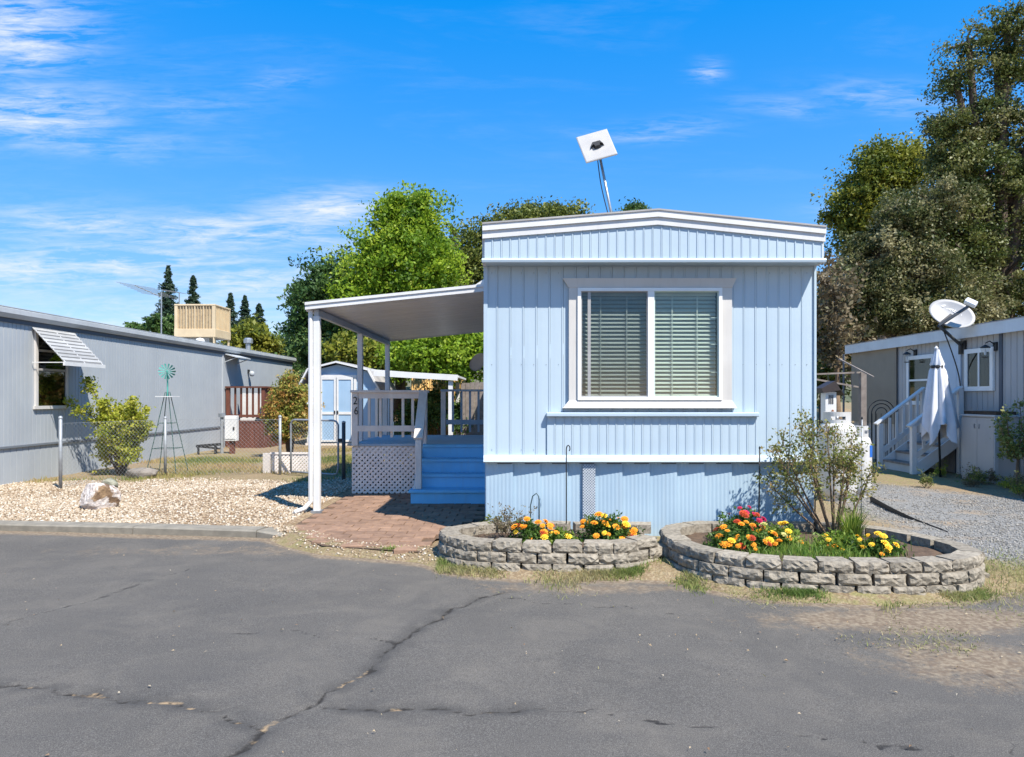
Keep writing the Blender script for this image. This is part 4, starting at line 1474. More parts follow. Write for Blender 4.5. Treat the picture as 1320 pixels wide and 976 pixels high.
# louvred awning over the window
wa = thing('window_awning', 'slatted white metal awning over the window of the grey home', 'awning', (LXW, 13.2, 2.2))
A0, A1 = Vector((LXW + .03, 0, 2.77)), Vector((LXW + .60, 0, 2.16))
nsl = 9
SLM_GAP = mat('awning_gap_shade', (0.20, 0.195, 0.185), None, 4, rough=.7)  # dark colour for the shaded gaps between the white slats
SLM = mat('aged_awning_slat', (0.42, 0.41, 0.385), (0.35, 0.34, 0.32), 4, rough=.6, rnd=.1)
for i in range(nsl):
    t0, t1 = i / nsl, (i + 1) / nsl
    p, q = A0.lerp(A1, t0), A0.lerp(A1, t0 + .62 / nsl)
    MB().add([(p.x, 12.58, p.z + .002), (p.x, 13.80, p.z + .002), (q.x, 13.80, q.z + .002), (q.x, 12.58, q.z + .002),
              (p.x, 12.58, p.z + .007), (p.x, 13.80, p.z + .007), (q.x, 13.80, q.z + .007), (q.x, 12.58, q.z + .007)],
             [(0, 3, 2, 1), (4, 5, 6, 7), (0, 1, 5, 4), (1, 2, 6, 5), (2, 3, 7, 6), (3, 0, 4, 7)]).build('slat_and_gap', SLM, wa)
    p2, q2 = A0.lerp(A1, t0 + .52 / nsl), A0.lerp(A1, min(1, t1 + .04 / nsl))  # strip filling the gap below each slat, shade put into its colour
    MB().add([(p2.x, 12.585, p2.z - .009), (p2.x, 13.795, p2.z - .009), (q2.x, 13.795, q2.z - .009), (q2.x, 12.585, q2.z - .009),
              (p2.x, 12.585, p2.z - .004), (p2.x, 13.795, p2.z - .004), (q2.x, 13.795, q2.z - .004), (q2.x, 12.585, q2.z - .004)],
             [(0, 3, 2, 1), (4, 5, 6, 7), (0, 1, 5, 4), (1, 2, 6, 5), (2, 3, 7, 6), (3, 0, 4, 7)]).build('slat_and_gap', SLM_GAP, wa)
MB().box(A1.x - .005, A1.x + .025, 12.57, 13.81, A1.z - .075, A1.z - .006).build('valance', WHITE, wa)
for yv in (12.62, 13.2, 13.76):
    MB().obox((A0.x, yv, A0.z - .012), (A1.x, yv, A1.z - .012), .02, .014, (0, 1, 0)).build('support_bar', WHITE, wa)
for yv in (12.60, 13.78):
    MB().tube([(LXW + .02, yv, 2.14), (A1.x - .01, yv, A1.z - .02)], .008, 6).build('brace', WHITE, wa)
# door canopy
dc_ = thing('door_canopy', 'short grey metal canopy under the eave above the brown porch', 'canopy', (LXW, 21.6, 2.7))
MB().add([(LXW + .02, 20.85, 2.80), (LXW + .02, 21.9, 2.80), (LXW + .40, 21.9, 2.70), (LXW + .40, 20.85, 2.70), (LXW + .02, 20.85, 2.83), (LXW + .02, 21.9, 2.83), (LXW + .40, 21.9, 2.73), (LXW + .40, 20.85, 2.73)],
         [(0, 3, 2, 1), (4, 5, 6, 7), (0, 1, 5, 4), (1, 2, 6, 5), (2, 3, 7, 6), (3, 0, 4, 7)]).build('canopy_top', GREYT, dc_)
for yv in (20.9, 21.85):
    MB().tube([(LXW + .02, yv, 2.58), (LXW + .35, yv, 2.705)], .012, 6).build('brace', GREYT, dc_)
wl = thing('wall_light', 'small dark porch light on the grey wall under the canopy', 'light', (LXW, 22.7, 2.3))
MB().box(LXW + .001, LXW + .05, 22.66, 22.74, 2.30, 2.42).build('bracket', BLACK, wl)
MB().lathe([(.02, .0), (.07, .02), (.08, .14), (.03, .17)], (LXW + .13, 22.7, 2.20), 10).build('lamp_shade', GREYT, wl, smooth=True)

# evaporative cooler on the roof
cy0, cx1 = 21.0, -9.12
cw, cd = 1.22, 1.13
cz0, cz1 = ZP(426, 21), ZP(392, 21)
ck = thing('roof_cooler', 'beige louvred evaporative cooler standing on the grey roof', 'cooler', (cx1 - cw / 2, cy0 + cd / 2, 3.1))
MB().box(cx1 - cw + .05, cx1 - .05, cy0 + .05, cy0 + cd - .05, cz0 + .02, cz1 - .02).build('core', PAD, ck)
MB().box(cx1 - cw - .01, cx1 + .01, cy0 - .01, cy0 + cd + .01, cz1 - .05, cz1).build('top_cover', BEIGE, ck, bevel=.01)
MB().box(cx1 - cw - .01, cx1 + .01, cy0 - .01, cy0 + cd + .01, cz0 - .20, cz0 + .05).build('pan', BEIGE, ck, bevel=.01)
for (a, b_) in ((cx1 - cw, cy0), (cx1 - .09, cy0), (cx1 - cw, cy0 + cd - .09), (cx1 - .09, cy0 + cd - .09)):
    MB().box(a, a + .09, b_, b_ + .09, cz0 + .051, cz1 - .051).build('corner_post', BEIGE, ck)
    MB().box(a + (.06 if a > cx1 - .5 else -.0), a + (.0 if a > cx1 - .5 else .09) + (.03 if a > cx1 - .5 else 0), b_ + .001, b_ + .09, 3.06, cz0 - .201).build('leg', BEIGE, ck)
for i in range(1, 12):
    x_ = cx1 - cw + .09 + (cw - .18) * i / 12
    w_ = .014 if i % 3 == 0 else .004
    MB().box(x_ - w_, x_ + w_, cy0 + .004, cy0 + .049, cz0 + .051, cz1 - .051).build('louvre', BEIGE, ck)
    y_ = cy0 + .09 + (cd - .18) * i / 12
    MB().box(cx1 - .049, cx1 - .004, y_ - w_, y_ + w_, cz0 + .051, cz1 - .051).build('louvre', BEIGE, ck)
MB().box(cx1 - cw * .75, cx1 - cw * .25, cy0 + .3, cy0 + .8, 3.10, cz0 - .201).build('duct', STEEL, ck)
# roof vents
rv = thing('roof_vent', 'silver pipe vent near the far end of the grey roof', 'vent', (-9.2, 23.8, 3.05))
MB().lathe([(.08, 0), (.08, .30), (.0, .30)], (-9.2, 23.8, 3.05), 14).build('pipe', STEEL, rv, smooth=False)
MB().lathe([(.13, .0), (.15, .02), (.15, .13), (.10, .18), (0, .19)], (-9.2, 23.8, 3.36), 14).build('cap', STEEL, rv)
rv = thing('roof_vent', 'low white dome vent in front of the beige cooler', 'vent', (-9.25, 20.3, 3.05))
MB().lathe([(.13, 0), (.13, .10), (.10, .17), (0, .20)], (-9.25, 20.3, 3.05), 14).build('dome', WHITE, rv, smooth=True)
MB().lathe([(.17, 0), (.17, .03), (.13, .031)], (-9.25, 20.3, 3.045), 14).build('flange', STEEL, rv)
# television aerial
ta = thing('television_aerial', 'thin metal television aerial on a mast behind the roof cooler', 'aerial', (-12.2, 24, 3.1))
tx = XP(208, 24)
MB().tube([(tx, 24, 3.0), (tx, 24, ZP(377, 24))], .022, 6).build('mast', STEEL, ta)
b0, b1 = P(174, 368, 24), P(231, 377, 24.6)
MB().tube([b0, P(208, 383, 24)], .018, 5).build('boom', STEEL, ta)
MB().tube([P(208, 374, 24), b1], .018, 5).build('boom', STEEL, ta)
for t in np.linspace(.05, .95, 8):
    p = b0.lerp(P(208, 383, 24), float(t))
    MB().tube([p + Vector((-.28, -.7, .02)), p + Vector((.28, .7, .02))], .009, 4).build('element', STEEL, ta)
for t in np.linspace(.2, .95, 6):
    p = P(208, 374, 24).lerp(b1, float(t))
    MB().tube([p + Vector((-.1, -.35, 0)), p + Vector((.1, .35, 0))], .009, 4).build('element', STEEL, ta)
MB().tube([b1, b1 - Vector((0, 0, .85))], .02, 5).build('drop_rod', STEEL, ta)

# brown porch
bp = thing('porch_deck', 'red brown stained wooden porch against the grey home', 'porch', (-8.1, 21.3, 0))
bx0, bx1, by0, by1 = LXW + .03, XP(341, 20.9), 20.9, 23.4
pz = 0.80
for a, b_ in spread(bx0, bx1, .14):
    MB().box(a + .003, b_ - .003, by0 - .02, by0, .0, pz - .04).build('skirt_board', BROWN, bp)
for a, b_ in spread(by0, by1, .14):
    MB().box(bx1, bx1 + .02, a + .003, b_ - .003, .0, pz - .04).build('skirt_board', BROWN, bp)
MB().box(bx0, bx1 + .03, by0 - .03, by1, pz - .039, pz).build('deck_floor', BROWN, bp)
ztop = ZP(498, 20.9)
for x_ in (bx0 + .06, bx1 - .05):
    MB().box(x_ - .05, x_ + .05, by0 - .0, by0 + .1, pz, ztop - .05).build('post', BROWN, bp)
MB().box(bx1 - .10, bx1, by1 - .1, by1, pz, ztop - .05).build('post', BROWN, bp)
MB().box(bx0, bx1 + .05, by0 - .04, by0 + .12, ztop - .049, ztop).build('top_rail', BROWN, bp)
MB().box(bx1 - .12, bx1 + .04, by0 + .121, by1 + .03, ztop - .049, ztop).build('top_rail', BROWN, bp)
MB().box(bx0 + .111, bx1 - .101, by0 + .02, by0 + .06, pz + .12, pz + .20).build('bottom_rail', BROWN, bp)
for i in range(5):
    x_ = bx0 + .26 + i * (bx1 - bx0 - .46) / 4
    MB().box(x_ - .028, x_ + .028, by0 + .061, by0 + .095, pz + .10, ztop - .05).build('baluster', BROWN, bp)
for a, b_ in spread(by0 + .11, by1 - .11, .13):
    MB().box(bx1 - .07, bx1 - .03, a + .004, b_ - .004, pz + .001, ztop - .05).build('side_board', BROWN, bp)
MB().box(bx0 + .12, bx1 - .12, by0 + .8, by0 + .83, pz, ztop - .2).build('white_screen', WHITE, bp)

# utility pedestal
up = thing('utility_box', 'white electric meter box on a post beside the brown porch', 'utility box', (XP(296, 18.8), 18.8, 0))
ux = XP(298, 18.8)
MB().box(ux - .16, ux + .16, 18.74, 18.92, .34, 1.02).build('cabinet', WHITE, up, bevel=.012)
MB().box(ux - .14, ux + .14, 18.725, 18.739, .40, .96).build('cabinet_door', WHITE, up)
MB().box(ux + .08, ux + .12, 18.71, 18.7245, .64, .72).build('latch', BLACK, up)
MB().box(ux - .05, ux + .07, 18.80, 18.90, -.03, .339).build('post', BROWN, up)
MB().tube([(ux - .27, 18.85, -.03), (ux - .27, 18.85, 1.08)], .045, 8).build('conduit', GALV, up)
MB().lathe([(.0, .0), (.09, .0), (.09, .10), (0, .12)], (ux - .27, 18.85, .98), 12).build('meter', STEEL, up)
# dark pipes lying by the wall
hd = thing('tow_hitch', 'dark steel trailer hitch lying at the foot of the grey wall', 'hitch', (XP(272, 18.6), 18.6, 0))
hx = XP(272, 18.6)
MB().obox((hx - .35, 18.5, .22), (hx + .22, 18.7, .26), .07, .07).build('drawbar', BLACK, hd)
MB().obox((hx - .35, 18.5, .22), (hx + .1, 18.95, .12), .05, .05).build('drawbar', BLACK, hd)
MB().tube([(hx + .1, 18.66, -.02), (hx + .1, 18.66, .26)], .04, 8).build('jack', BLACK, hd)
MB().tube([(hx - .3, 18.52, -.02), (hx - .3, 18.52, .24)], .03, 8).build('jack', BLACK, hd)

# ------------------------------------------------------------------ chain-link fence, gate
def chain(m, a, b_, z0, z1, pitch=.075, r=.0017):
    a, b_ = Vector(a), Vector(b_)
    d = (b_ - a)
    Ln = d.length
    d.normalize()
    nrm = Vector((-d.y, d.x, 0))
    hgt_ = z1 - z0
    for sg in (1, -1):
        k = -hgt_
        while k < Ln:
            s0, s1 = max(0, -k), min(hgt_, Ln - k)
            if s1 - s0 > .01:
                p0 = (k + s0, s0)
                p1 = (k + s1, s1)
                if sg < 0:
                    p0, p1 = (Ln - p0[0], p0[1]), (Ln - p1[0], p1[1])
                m.tube([a + d * p0[0] + nrm * .003 * sg + Vector((0, 0, z0 + p0[1])), a + d * p1[0] + nrm * .003 * sg + Vector((0, 0, z0 + p1[1]))], r, 3, cap=False)
            k += pitch


fposts = [(XP(78, 11.5), 11.5, 1.16), (XP(213, 13.5), 13.5, 1.10), (XP(361, 13.6), 13.6, 1.12)]
cf_ = thing('chain_link_fence', 'low galvanised chain-link fence across the dry yard', 'fence', (-6, 13, 0))
for x_, y_, h_ in fposts:
    po = MB().tube([(x_, y_, -.05), (x_, y_, h_)], .027, 10).build('post', GALV, cf_, smooth=True)
    MB().lathe([(.034, 0), (.034, .02), (.02, .04), (0, .045)], (x_, y_, h_), 10).build('cap', GALV, po, smooth=True)
for (a, b_) in ((0, 1), (1, 2)):
    pa, pb = fposts[a], fposts[b_]
    m = MB()
    chain(m, (pa[0], pa[1], 0), (pb[0], pb[1], 0), .03, 1.08)
    m.tube([(pa[0], pa[1], 1.08), (pb[0], pb[1], 1.08)], .003, 4)
    m.build('wire_mesh', GALV, cf_)
gate = thing('chain_link_gate', 'round cornered chain-link gate standing ajar beside the porch lattice', 'gate', (XP(372, 13.3), 13.3, 0))
ga, gb = Vector((XP(375, 13.45), 13.45, 0)), Vector((XP(436, 12.9), 12.9, 0))
d = (gb - ga)
c = []
for (t, z_) in ((0, .08), (0, .60), (0, 1.0), (.03, 1.06), (.08, 1.08), (.5, 1.08), (.9, 1.08), (.96, 1.06), (1, 1.0), (1, .6), (1, .2), (.97, .10), (.9, .08), (.5, .08), (0, .08)):
    c.append(ga + d * t + Vector((0, 0, z_)))
MB().tube(c, .019, 8).build('gate_frame', GALV, gate, smooth=True)
m = MB()
chain(m, ga, gb, .09, 1.07)
m.build('wire_mesh', GALV, gate)
gp = thing('gate_post', 'dark metal gate post next to the chain-link gate', 'post', (XP(443, 12.7), 12.7, 0))
MB().tube([(XP(443, 12.7), 12.7, -.05), (XP(443, 12.7), 12.7, 1.05)], .034, 10).build('pipe', mat('dark_pipe', (.07, .08, .09), None, 8), gp, smooth=True)
MB().lathe([(.036, 0), (.036, .02), (0, .035)], (XP(443, 12.7), 12.7, 1.05), 10).build('cap', GALV, gp)
MB().box(XP(443, 12.7) - .10, XP(443, 12.7) - .03, 12.69, 12.72, .70, .76).build('latch', BLACK, gp)
# white lattice panel behind the gate
lt = thing('lattice_panel', 'low white lattice panel leaning behind the chain-link gate', 'lattice panel', (XP(375, 13.9), 13.9, 0))
m = MB()
x0, x1 = XP(350, 13.9), XP(401, 13.9)
lattice(m, x0, x1, .0, .40, 13.9, .075, .034, .007)
m.build('lattice', LATT, lt)
MB().box(x0 - .02, x1 + .02, 13.885, 13.898, .38, .42).build('top_strip', LATT, lt)
MB().box(x0 - .16, x0 - .02, 13.86, 13.94, -.01, .40).build('end_board', RAIL, lt)

# ------------------------------------------------------------------ garden windmill
TEALD = mat('dark_teal_legs', (0.04, 0.10, 0.085), None, 10, rough=.6)
wx, wy = XP(216, 13.9), 13.9
wm = thing('garden_windmill', 'teal metal garden windmill on thin splayed legs by the bush', 'windmill', (wx, wy, 0))
hubz = ZP(479, 13.9)
for (sx, sy) in ((-1, -1), (1, -1), (1, 1), (-1, 1)):
    MB().tube([(wx + sx * .30, wy + sy * .26, -.03), (wx + sx * .03, wy + sy * .03, 1.62)], .008, 5).build('leg', TEALD, wm)
for z_, s_ in ((.5, .215), (1.0, .132)):
    k = [(wx - s_, wy - s_ * .85, z_), (wx + s_, wy - s_ * .85, z_), (wx + s_, wy + s_ * .85, z_), (wx - s_, wy + s_ * .85, z_), (wx - s_, wy - s_ * .85, z_)]
    MB().tube(k, .006, 5).build('brace_ring', TEALD, wm)
MB().box(wx - .17, wx + .17, wy - .15, wy + .15, 1.52, 1.535).build('platform', WHITE, wm)
MB().tube([(wx, wy, 1.535), (wx, wy, hubz - .02)], .016, 6).build('mast', TEAL, wm)
hubp = Vector((wx + .03, wy - .08, hubz))
nrm = Vector((.45, -.85, 0)).normalized()
sd = Vector((-nrm.y, nrm.x, 0))
for i in range(14):
    a = 2 * math.pi * i / 14
    e = sd * math.cos(a) + Vector((0, 0, 1)) * math.sin(a)
    t_ = nrm.cross(e)
    m = MB()
    p0, p1 = hubp + e * .04, hubp + e * .155
    m.add([p0 - t_ * .006, p0 + t_ * .006, p1 + t_ * .018 + nrm * .02, p1 - t_ * .018 - nrm * .02], [(0, 1, 2, 3)])
    m.add([p0 - t_ * .006 - nrm * .003, p0 + t_ * .006 - nrm * .003, p1 + t_ * .018 + nrm * .017, p1 - t_ * .018 - nrm * .023], [(3, 2, 1, 0)])
    m.build('blade', TEAL, wm)
MB().lathe([(0, .02), (.03, .015), (.03, -.02), (0, -.025)], hubp, 10, nrm).build('hub', TEAL, wm)
tl_ = hubp - nrm * .35
MB().tube([hubp, tl_], .008, 5).build('tail_rod', TEAL, wm)
MB().add([tl_ + Vector((0, 0, -.09)) - nrm * .15, tl_ + Vector((0, 0, .09)) - nrm * .15, tl_ + Vector((0, 0, .03)), tl_ + Vector((0, 0, -.03))] +
         [q_ + sd * .004 for q_ in (tl_ + Vector((0, 0, -.09)) - nrm * .15, tl_ + Vector((0, 0, .09)) - nrm * .15, tl_ + Vector((0, 0, .03)), tl_ + Vector((0, 0, -.03)))],
         [(0, 1, 2, 3), (7, 6, 5, 4), (0, 4, 5, 1), (1, 5, 6, 2), (2, 6, 7, 3), (3, 7, 4, 0)]).build('tail_vane', TEAL, wm)


# ------------------------------------------------------------------ rocks
def rock(name, label, c, size, matr, seed, sub=3):
    import bmesh
    bm = bmesh.new()
    bmesh.ops.create_icosphere(bm, subdivisions=sub, radius=1)
    r = random.Random(seed)
    dirs = [Vector((r.gauss(0, 1), r.gauss(0, 1), r.gauss(0, 1))).normalized() for _ in range(16)]
    cut = [r.uniform(.68, .95) for _ in dirs]
    for vtx in bm.verts:
        p = vtx.co.copy()
        for dd, cc in zip(dirs, cut):
            k_ = p.dot(dd)
            if k_ > cc:
                p -= dd * (k_ - cc) * .85
        p *= 1 + r.uniform(-.035, .035)
        vtx.co = Vector((p.x * size[0], p.y * size[1], p.z * size[2]))
    me = bpy.data.meshes.new(name)
    bm.to_mesh(me)
    bm.free()
    me.materials.append(matr)
    o_ = bpy.data.objects.new(name, me)
    link(o_, None, c, label=label, cat='rock')
    return o_


rk = GP(120, 658)
rock('rock', 'big brown and white rock sitting on the pale gravel', (rk.x, rk.y + .15, .16), (.26, .21, .24), ROCKM, 5, 4)
rk = GP(137, 630)
rock('rock', 'flat grey green stone behind the brown and white rock', (rk.x, rk.y + .1, .06), (.16, .12, .11), STONE, 9)
rk = GP(180, 617)
rock('rock', 'long low grey stone at the foot of the yellow green bush', (rk.x, rk.y + .1, .07), (.33, .13, .14), mat('mauve_grey_stone', (.27, .235, .20), (.19, .165, .14), 10, rough=.95), 12)


# ------------------------------------------------------------------ foliage
def leaf_quads(cent, n_per, spread_, size, aspect=.55, vbase=None, droop=0.0, vjit=.15, vb_w=.72, aniso=True):
    """diamond leaf faces round clump centres -> V, Q, v"""
    K = len(cent)
    n = K * n_per
    c = np.repeat(np.asarray(cent, float), n_per, 0)
    sp = np.repeat(np.asarray(spread_, float).reshape(-1, 1) * np.ones((K, 1)), n_per, 0)
    uu = rng.normal(0, 1, (n, 3))
    uu /= np.linalg.norm(uu, axis=1, keepdims=True)
    off = uu * rng.random((n, 1)) ** .5 * sp * .85 * np.array([1, 1, .8])
    if aniso:
        ax = rng.normal(0, 1, (K, 3))
        ax[:, 2] *= .6
        ax /= np.linalg.norm(ax, axis=1, keepdims=True)
        ax = np.repeat(ax, n_per, 0)
        off = off * .72 + ax * (off * ax).sum(1, keepdims=True) * .95
    p = c + off
    d = rng.normal(0, 1, (n, 3))
    d[:, 2] -= droop
    d /= np.linalg.norm(d, axis=1, keepdims=True)
    e = rng.normal(0, 1, (n, 3))
    s = np.cross(d, e)
    s /= np.linalg.norm(s, axis=1, keepdims=True) + 1e-9
    L_ = size * rng.uniform(.6, 1.3, n)[:, None]
    w = L_ * aspect * .5
    fold = np.cross(d, s) * L_ * .12
    V = np.stack([p - d * L_ * .5, p + s * w + fold, p + d * L_ * .5, p - s * w + fold], 1).reshape(-1, 3)
    Q_ = np.arange(n * 4).reshape(-1, 4)
    vb = np.repeat(rng.random(K) if vbase is None else np.asarray(vbase), n_per)
    vv = np.clip(vb * vb_w + rng.random(n) * vjit * 2 - .02, 0, 1)
    return V, Q_, np.repeat(vv, 4)


def tree(name, label, cat, base, lobes, lsize, n_per, matr, tr=.18, group=None, bark=None, dens=1.0, spread_=.55, shell=.5, limbs=True, twigs=.35, aspect=.55, seed=0, parent_kind=None):
    """lobes: (centre xyz, radii xyz, clumps)"""
    global rng
    keep_rng = rng
    rng = np.random.default_rng(1000 + seed)
    base = Vector(base)
    th = thing(name, label, cat, base, group)
    cents = []
    m = MB()
    zc = sum(l[0][2] for l in lobes) / len(lobes)
    cxm = sum(l[0][0] for l in lobes) / len(lobes)
    cym = sum(l[0][1] for l in lobes) / len(lobes)
    fork = Vector((base.x + (cxm - base.x) * .35, base.y + (cym - base.y) * .35, base.z + (zc - base.z) * .45))
    m.tube([base - Vector((0, 0, .1)), base + Vector((.03, 0, (fork.z - base.z) * .4)), fork], [tr * 1.25, tr, tr * .8], 9)
    for (c, r, k) in lobes:
        k = max(4, int(k * dens * .78))
        u_ = rng.normal(0, 1, (k, 3))
        u_ /= np.linalg.norm(u_, axis=1, keepdims=True)
        rad = shell + (1 - shell) * rng.random(k) ** .6
        rad *= 1 + np.clip(rng.normal(0, .15, k), -.3, .32)
        pts_ = np.array(c) + u_ * rad[:, None] * np.array(r)
        cents.append(pts_)
        if limbs:
            cv = Vector(c)
            midp = fork.lerp(cv, .5) + Vector((rng.normal(0, .2), rng.normal(0, .2), .1)) * (cv - fork).length * .2
            m.tube([fork, midp, cv], [tr * .6, tr * .42, tr * .22], 6, cap=False)
            for p in pts_[rng.random(k) < twigs]:
                p = Vector(p)
                mm = cv.lerp(p, .5) + Vector((rng.normal(0, .06), rng.normal(0, .06), rng.normal(0, .06))) * (p - cv).length
                m.tube([cv, mm, p], [tr * .16, tr * .10, tr * .04], 4, cap=False)
    cents = np.concatenate(cents)
    m.build('trunk', bark or BARK, th, smooth=True)
    V, Q_, vv = leaf_quads(cents, n_per, spread_ * rng.uniform(.35, 1.25, len(cents)), lsize, aspect)
    np_mesh('crown', V, Q_, matr, parent=th, attrs={'v': vv})
    rng = keep_rng
    return th


def LB(px, py, rx, ry, Y, k, depth=None):
    """lobe from its place and size at depth Y"""
    s = Y / F
    return ((XP(px, Y), Y, ZP(py, Y)), (rx * s, depth or (rx + ry) / 2 * s, ry * s), k)


L_BRIGHT = leaf_mat('bright_green_leaves', [(0.075, 0.15, 0.015), (0.16, 0.27, 0.02), (0.28, 0.40, 0.03), (0.42, 0.48, 0.05)], .45)
L_DARK = leaf_mat('deep_green_leaves', [(0.03, 0.07, 0.02), (0.055, 0.115, 0.03), (0.09, 0.16, 0.04), (0.16, 0.23, 0.07)], .3)
L_OLIVE = leaf_mat('olive_leaves', [(0.055, 0.08, 0.018), (0.11, 0.14, 0.025), (0.18, 0.21, 0.04), (0.28, 0.28, 0.08)], .3)
L_OAK = leaf_mat('grey_oak_leaves', [(0.035, 0.055, 0.014), (0.10, 0.115, 0.035), (0.22, 0.205, 0.09), (0.41, 0.365, 0.20)], .28)
L_GOLD = leaf_mat('yellow_green_leaves', [(0.06, 0.09, 0.014), (0.13, 0.16, 0.02), (0.23, 0.24, 0.03), (0.32, 0.30, 0.05)], .35)
L_OAK2 = leaf_mat('dark_oak_leaves', [(0.03, 0.05, 0.012), (0.075, 0.105, 0.02), (0.16, 0.17, 0.045), (0.33, 0.30, 0.15)], .25)
L_BROWN = leaf_mat('dry_brown_leaves', [(0.09, 0.065, 0.035), (0.15, 0.115, 0.065), (0.21, 0.17, 0.10), (0.15, 0.16, 0.06)], .25)
L_PINE = leaf_mat('conifer_needles', [(0.014, 0.040, 0.022), (0.028, 0.062, 0.034), (0.05, 0.09, 0.05), (0.09, 0.12, 0.07)], .15)

YT = 28
tree('broadleaf_tree', 'tall bright green leafy tree rising behind the patio awning', 'tree', (XP(515, YT), YT, 1.0),
     [LB(524, 300, 34, 44, YT, 90), LB(546, 275, 12, 26, YT, 24), LB(515, 272, 12, 18, YT, 20), LB(500, 345, 48, 40, YT, 130), LB(545, 345, 40, 48, YT, 120), LB(480, 395, 45, 40, YT, 110), LB(535, 415, 62, 48, YT, 170), LB(585, 430, 45, 40, YT, 90), LB(500, 455, 60, 28, YT, 90)],
     .17, 130, L_BRIGHT, .22, 'trees behind the homes', spread_=.95, seed=1)
YT = 29.5
tree('broadleaf_tree', 'dark green tree at the end of the grey home roof', 'tree', (XP(420, YT), YT, .0),
     [LB(425, 368, 30, 36, YT, 80), LB(400, 400, 22, 40, YT, 60), LB(442, 400, 30, 40, YT, 80), LB(392, 440, 18, 28, YT, 40), LB(425, 445, 40, 36, YT, 100)],
     .17, 120, L_DARK, .20, 'trees behind the homes', spread_=.8, seed=2)
YT = 34
tree('oak_tree', 'olive green oak whose top shows over the blue home roof', 'tree', (XP(640, YT), YT, 1.8),
     [LB(592, 335, 38, 36, YT, 90), LB(610, 385, 50, 50, YT, 100), LB(655, 300, 40, 22, YT, 80), LB(690, 288, 44, 24, YT, 90), LB(726, 285, 26, 18, YT, 50), LB(650, 345, 55, 45, YT, 90)],
     .17, 120, L_OLIVE, .28, 'trees behind the homes', spread_=.9, seed=3)
tree('oak_tree', 'tree whose small twiggy top pokes over the white roof ridge', 'tree', (XP(817, 34), 34, 1.8),
     [LB(817, 275, 12, 12, 34, 26), LB(815, 330, 50, 40, 34, 60)], .15, 90, L_DARK, .2, 'trees behind the homes', spread_=.5, seed=4)
YT = 24.6
tree('hedge_shrub', 'bright sunlit green shrub behind the white carport beam', 'shrub', (XP(575, YT), YT, .05),
     [LB(560, 448, 40, 30, YT, 80), LB(600, 445, 36, 34, YT, 80), LB(585, 490, 26, 26, YT, 40), LB(530, 455, 30, 24, YT, 60)],
     .15, 120, L_BRIGHT, .1, None, spread_=.75, seed=5)
tree('hedge_shrub', 'yellow green shrub just behind the blue shed roof', 'shrub', (XP(455, 25.5), 25.5, .1),
     [LB(445, 452, 26, 16, 25.5, 50), LB(480, 462, 24, 16, 25.5, 40)], .2, 45, L_GOLD, .08, None, spread_=.7, seed=6)
tree('dry_shrub', 'dark leafy shrub in front of the bamboo screen', 'shrub', (XP(565, 22.8), 22.8, 0), [LB(560, 525, 22, 20, 22.8, 40), LB(590, 535, 16, 18, 22.8, 30), LB(535, 535, 18, 16, 22.8, 30)], .12, 80, L_DARK, .05, None, spread_=.5, seed=12)
# right-hand oaks
YT = 22
tree('oak_tree', 'huge grey green oak towering over the right home', 'tree', (XP(1300, YT), YT, 0),
     [LB(1300, 40, 26, 30, YT, 26), LB(1285, 85, 30, 26, YT, 24), LB(1248, 55, 26, 20, YT, 12), LB(1232, 105, 20, 20, YT, 20), LB(1345, 70, 45, 70, YT, 44), LB(1275, 150, 36, 30, YT, 46), LB(1222, 165, 24, 18, YT, 34), LB(1330, 170, 50, 60, YT, 64), LB(1250, 225, 50, 40, YT, 95), LB(1235, 195, 30, 22, YT, 50),
      LB(1310, 260, 55, 60, YT, 130), LB(1225, 300, 45, 50, YT, 120), LB(1290, 360, 65, 60, YT, 150), LB(1360, 340, 60, 90, YT, 90)],
     .10, 160, L_OAK2, .38, 'oaks beyond the right home', spread_=.60, seed=7, twigs=.6)
YT = 27
tree('oak_tree', 'yellow green oak top behind the grey foliage', 'tree', (XP(1140, YT), YT, .5),
     [LB(1140, 225, 42, 30, YT, 90), LB(1105, 265, 34, 34, YT, 80), LB(1170, 215, 34, 26, YT, 70), LB(1125, 305, 40, 40, YT, 70)],
     .15, 130, L_GOLD, .25, 'oaks beyond the right home', spread_=.8, seed=8)
YT = 21
tree('oak_tree', 'broad dusty grey oak behind the roof of the right home', 'tree', (XP(1170, YT), YT, 0),
     [LB(1175, 285, 40, 30, YT, 80), LB(1135, 330, 40, 32, YT, 90), LB(1185, 345, 46, 40, YT, 100), LB(1120, 375, 34, 28, YT, 70), LB(1150, 405, 44, 30, YT, 80), LB(1200, 405, 50, 36, YT, 90), LB(1240, 395, 44, 44, YT, 80), LB(1210, 265, 34, 34, YT, 60)],
     .10, 170, L_OAK, .3, 'oaks beyond the right home', spread_=.60, seed=9)
YT = 20
tree('dry_shrub', 'bare brownish shrub between the blue home and the right home', 'shrub', (XP(1080, YT), YT, 0),
     [LB(1075, 370, 22, 26, YT, 26), LB(1070, 410, 26, 26, YT, 34), LB(1085, 450, 26, 30, YT, 30)],
     .16, 34, L_BROWN, .09, None, spread_=.7, seed=10, twigs=.9, bark=TWIG)
tree('broadleaf_tree', 'green bushy tree low behind the blue home corner', 'tree', (XP(1058, 23), 23, 0),
     [LB(1062, 450, 28, 28, 23, 50), LB(1052, 420, 22, 26, 23, 34), LB(1066, 490, 24, 24, 23, 34)], .2, 50, L_OLIVE, .1, None, spread_=.8, seed=11)
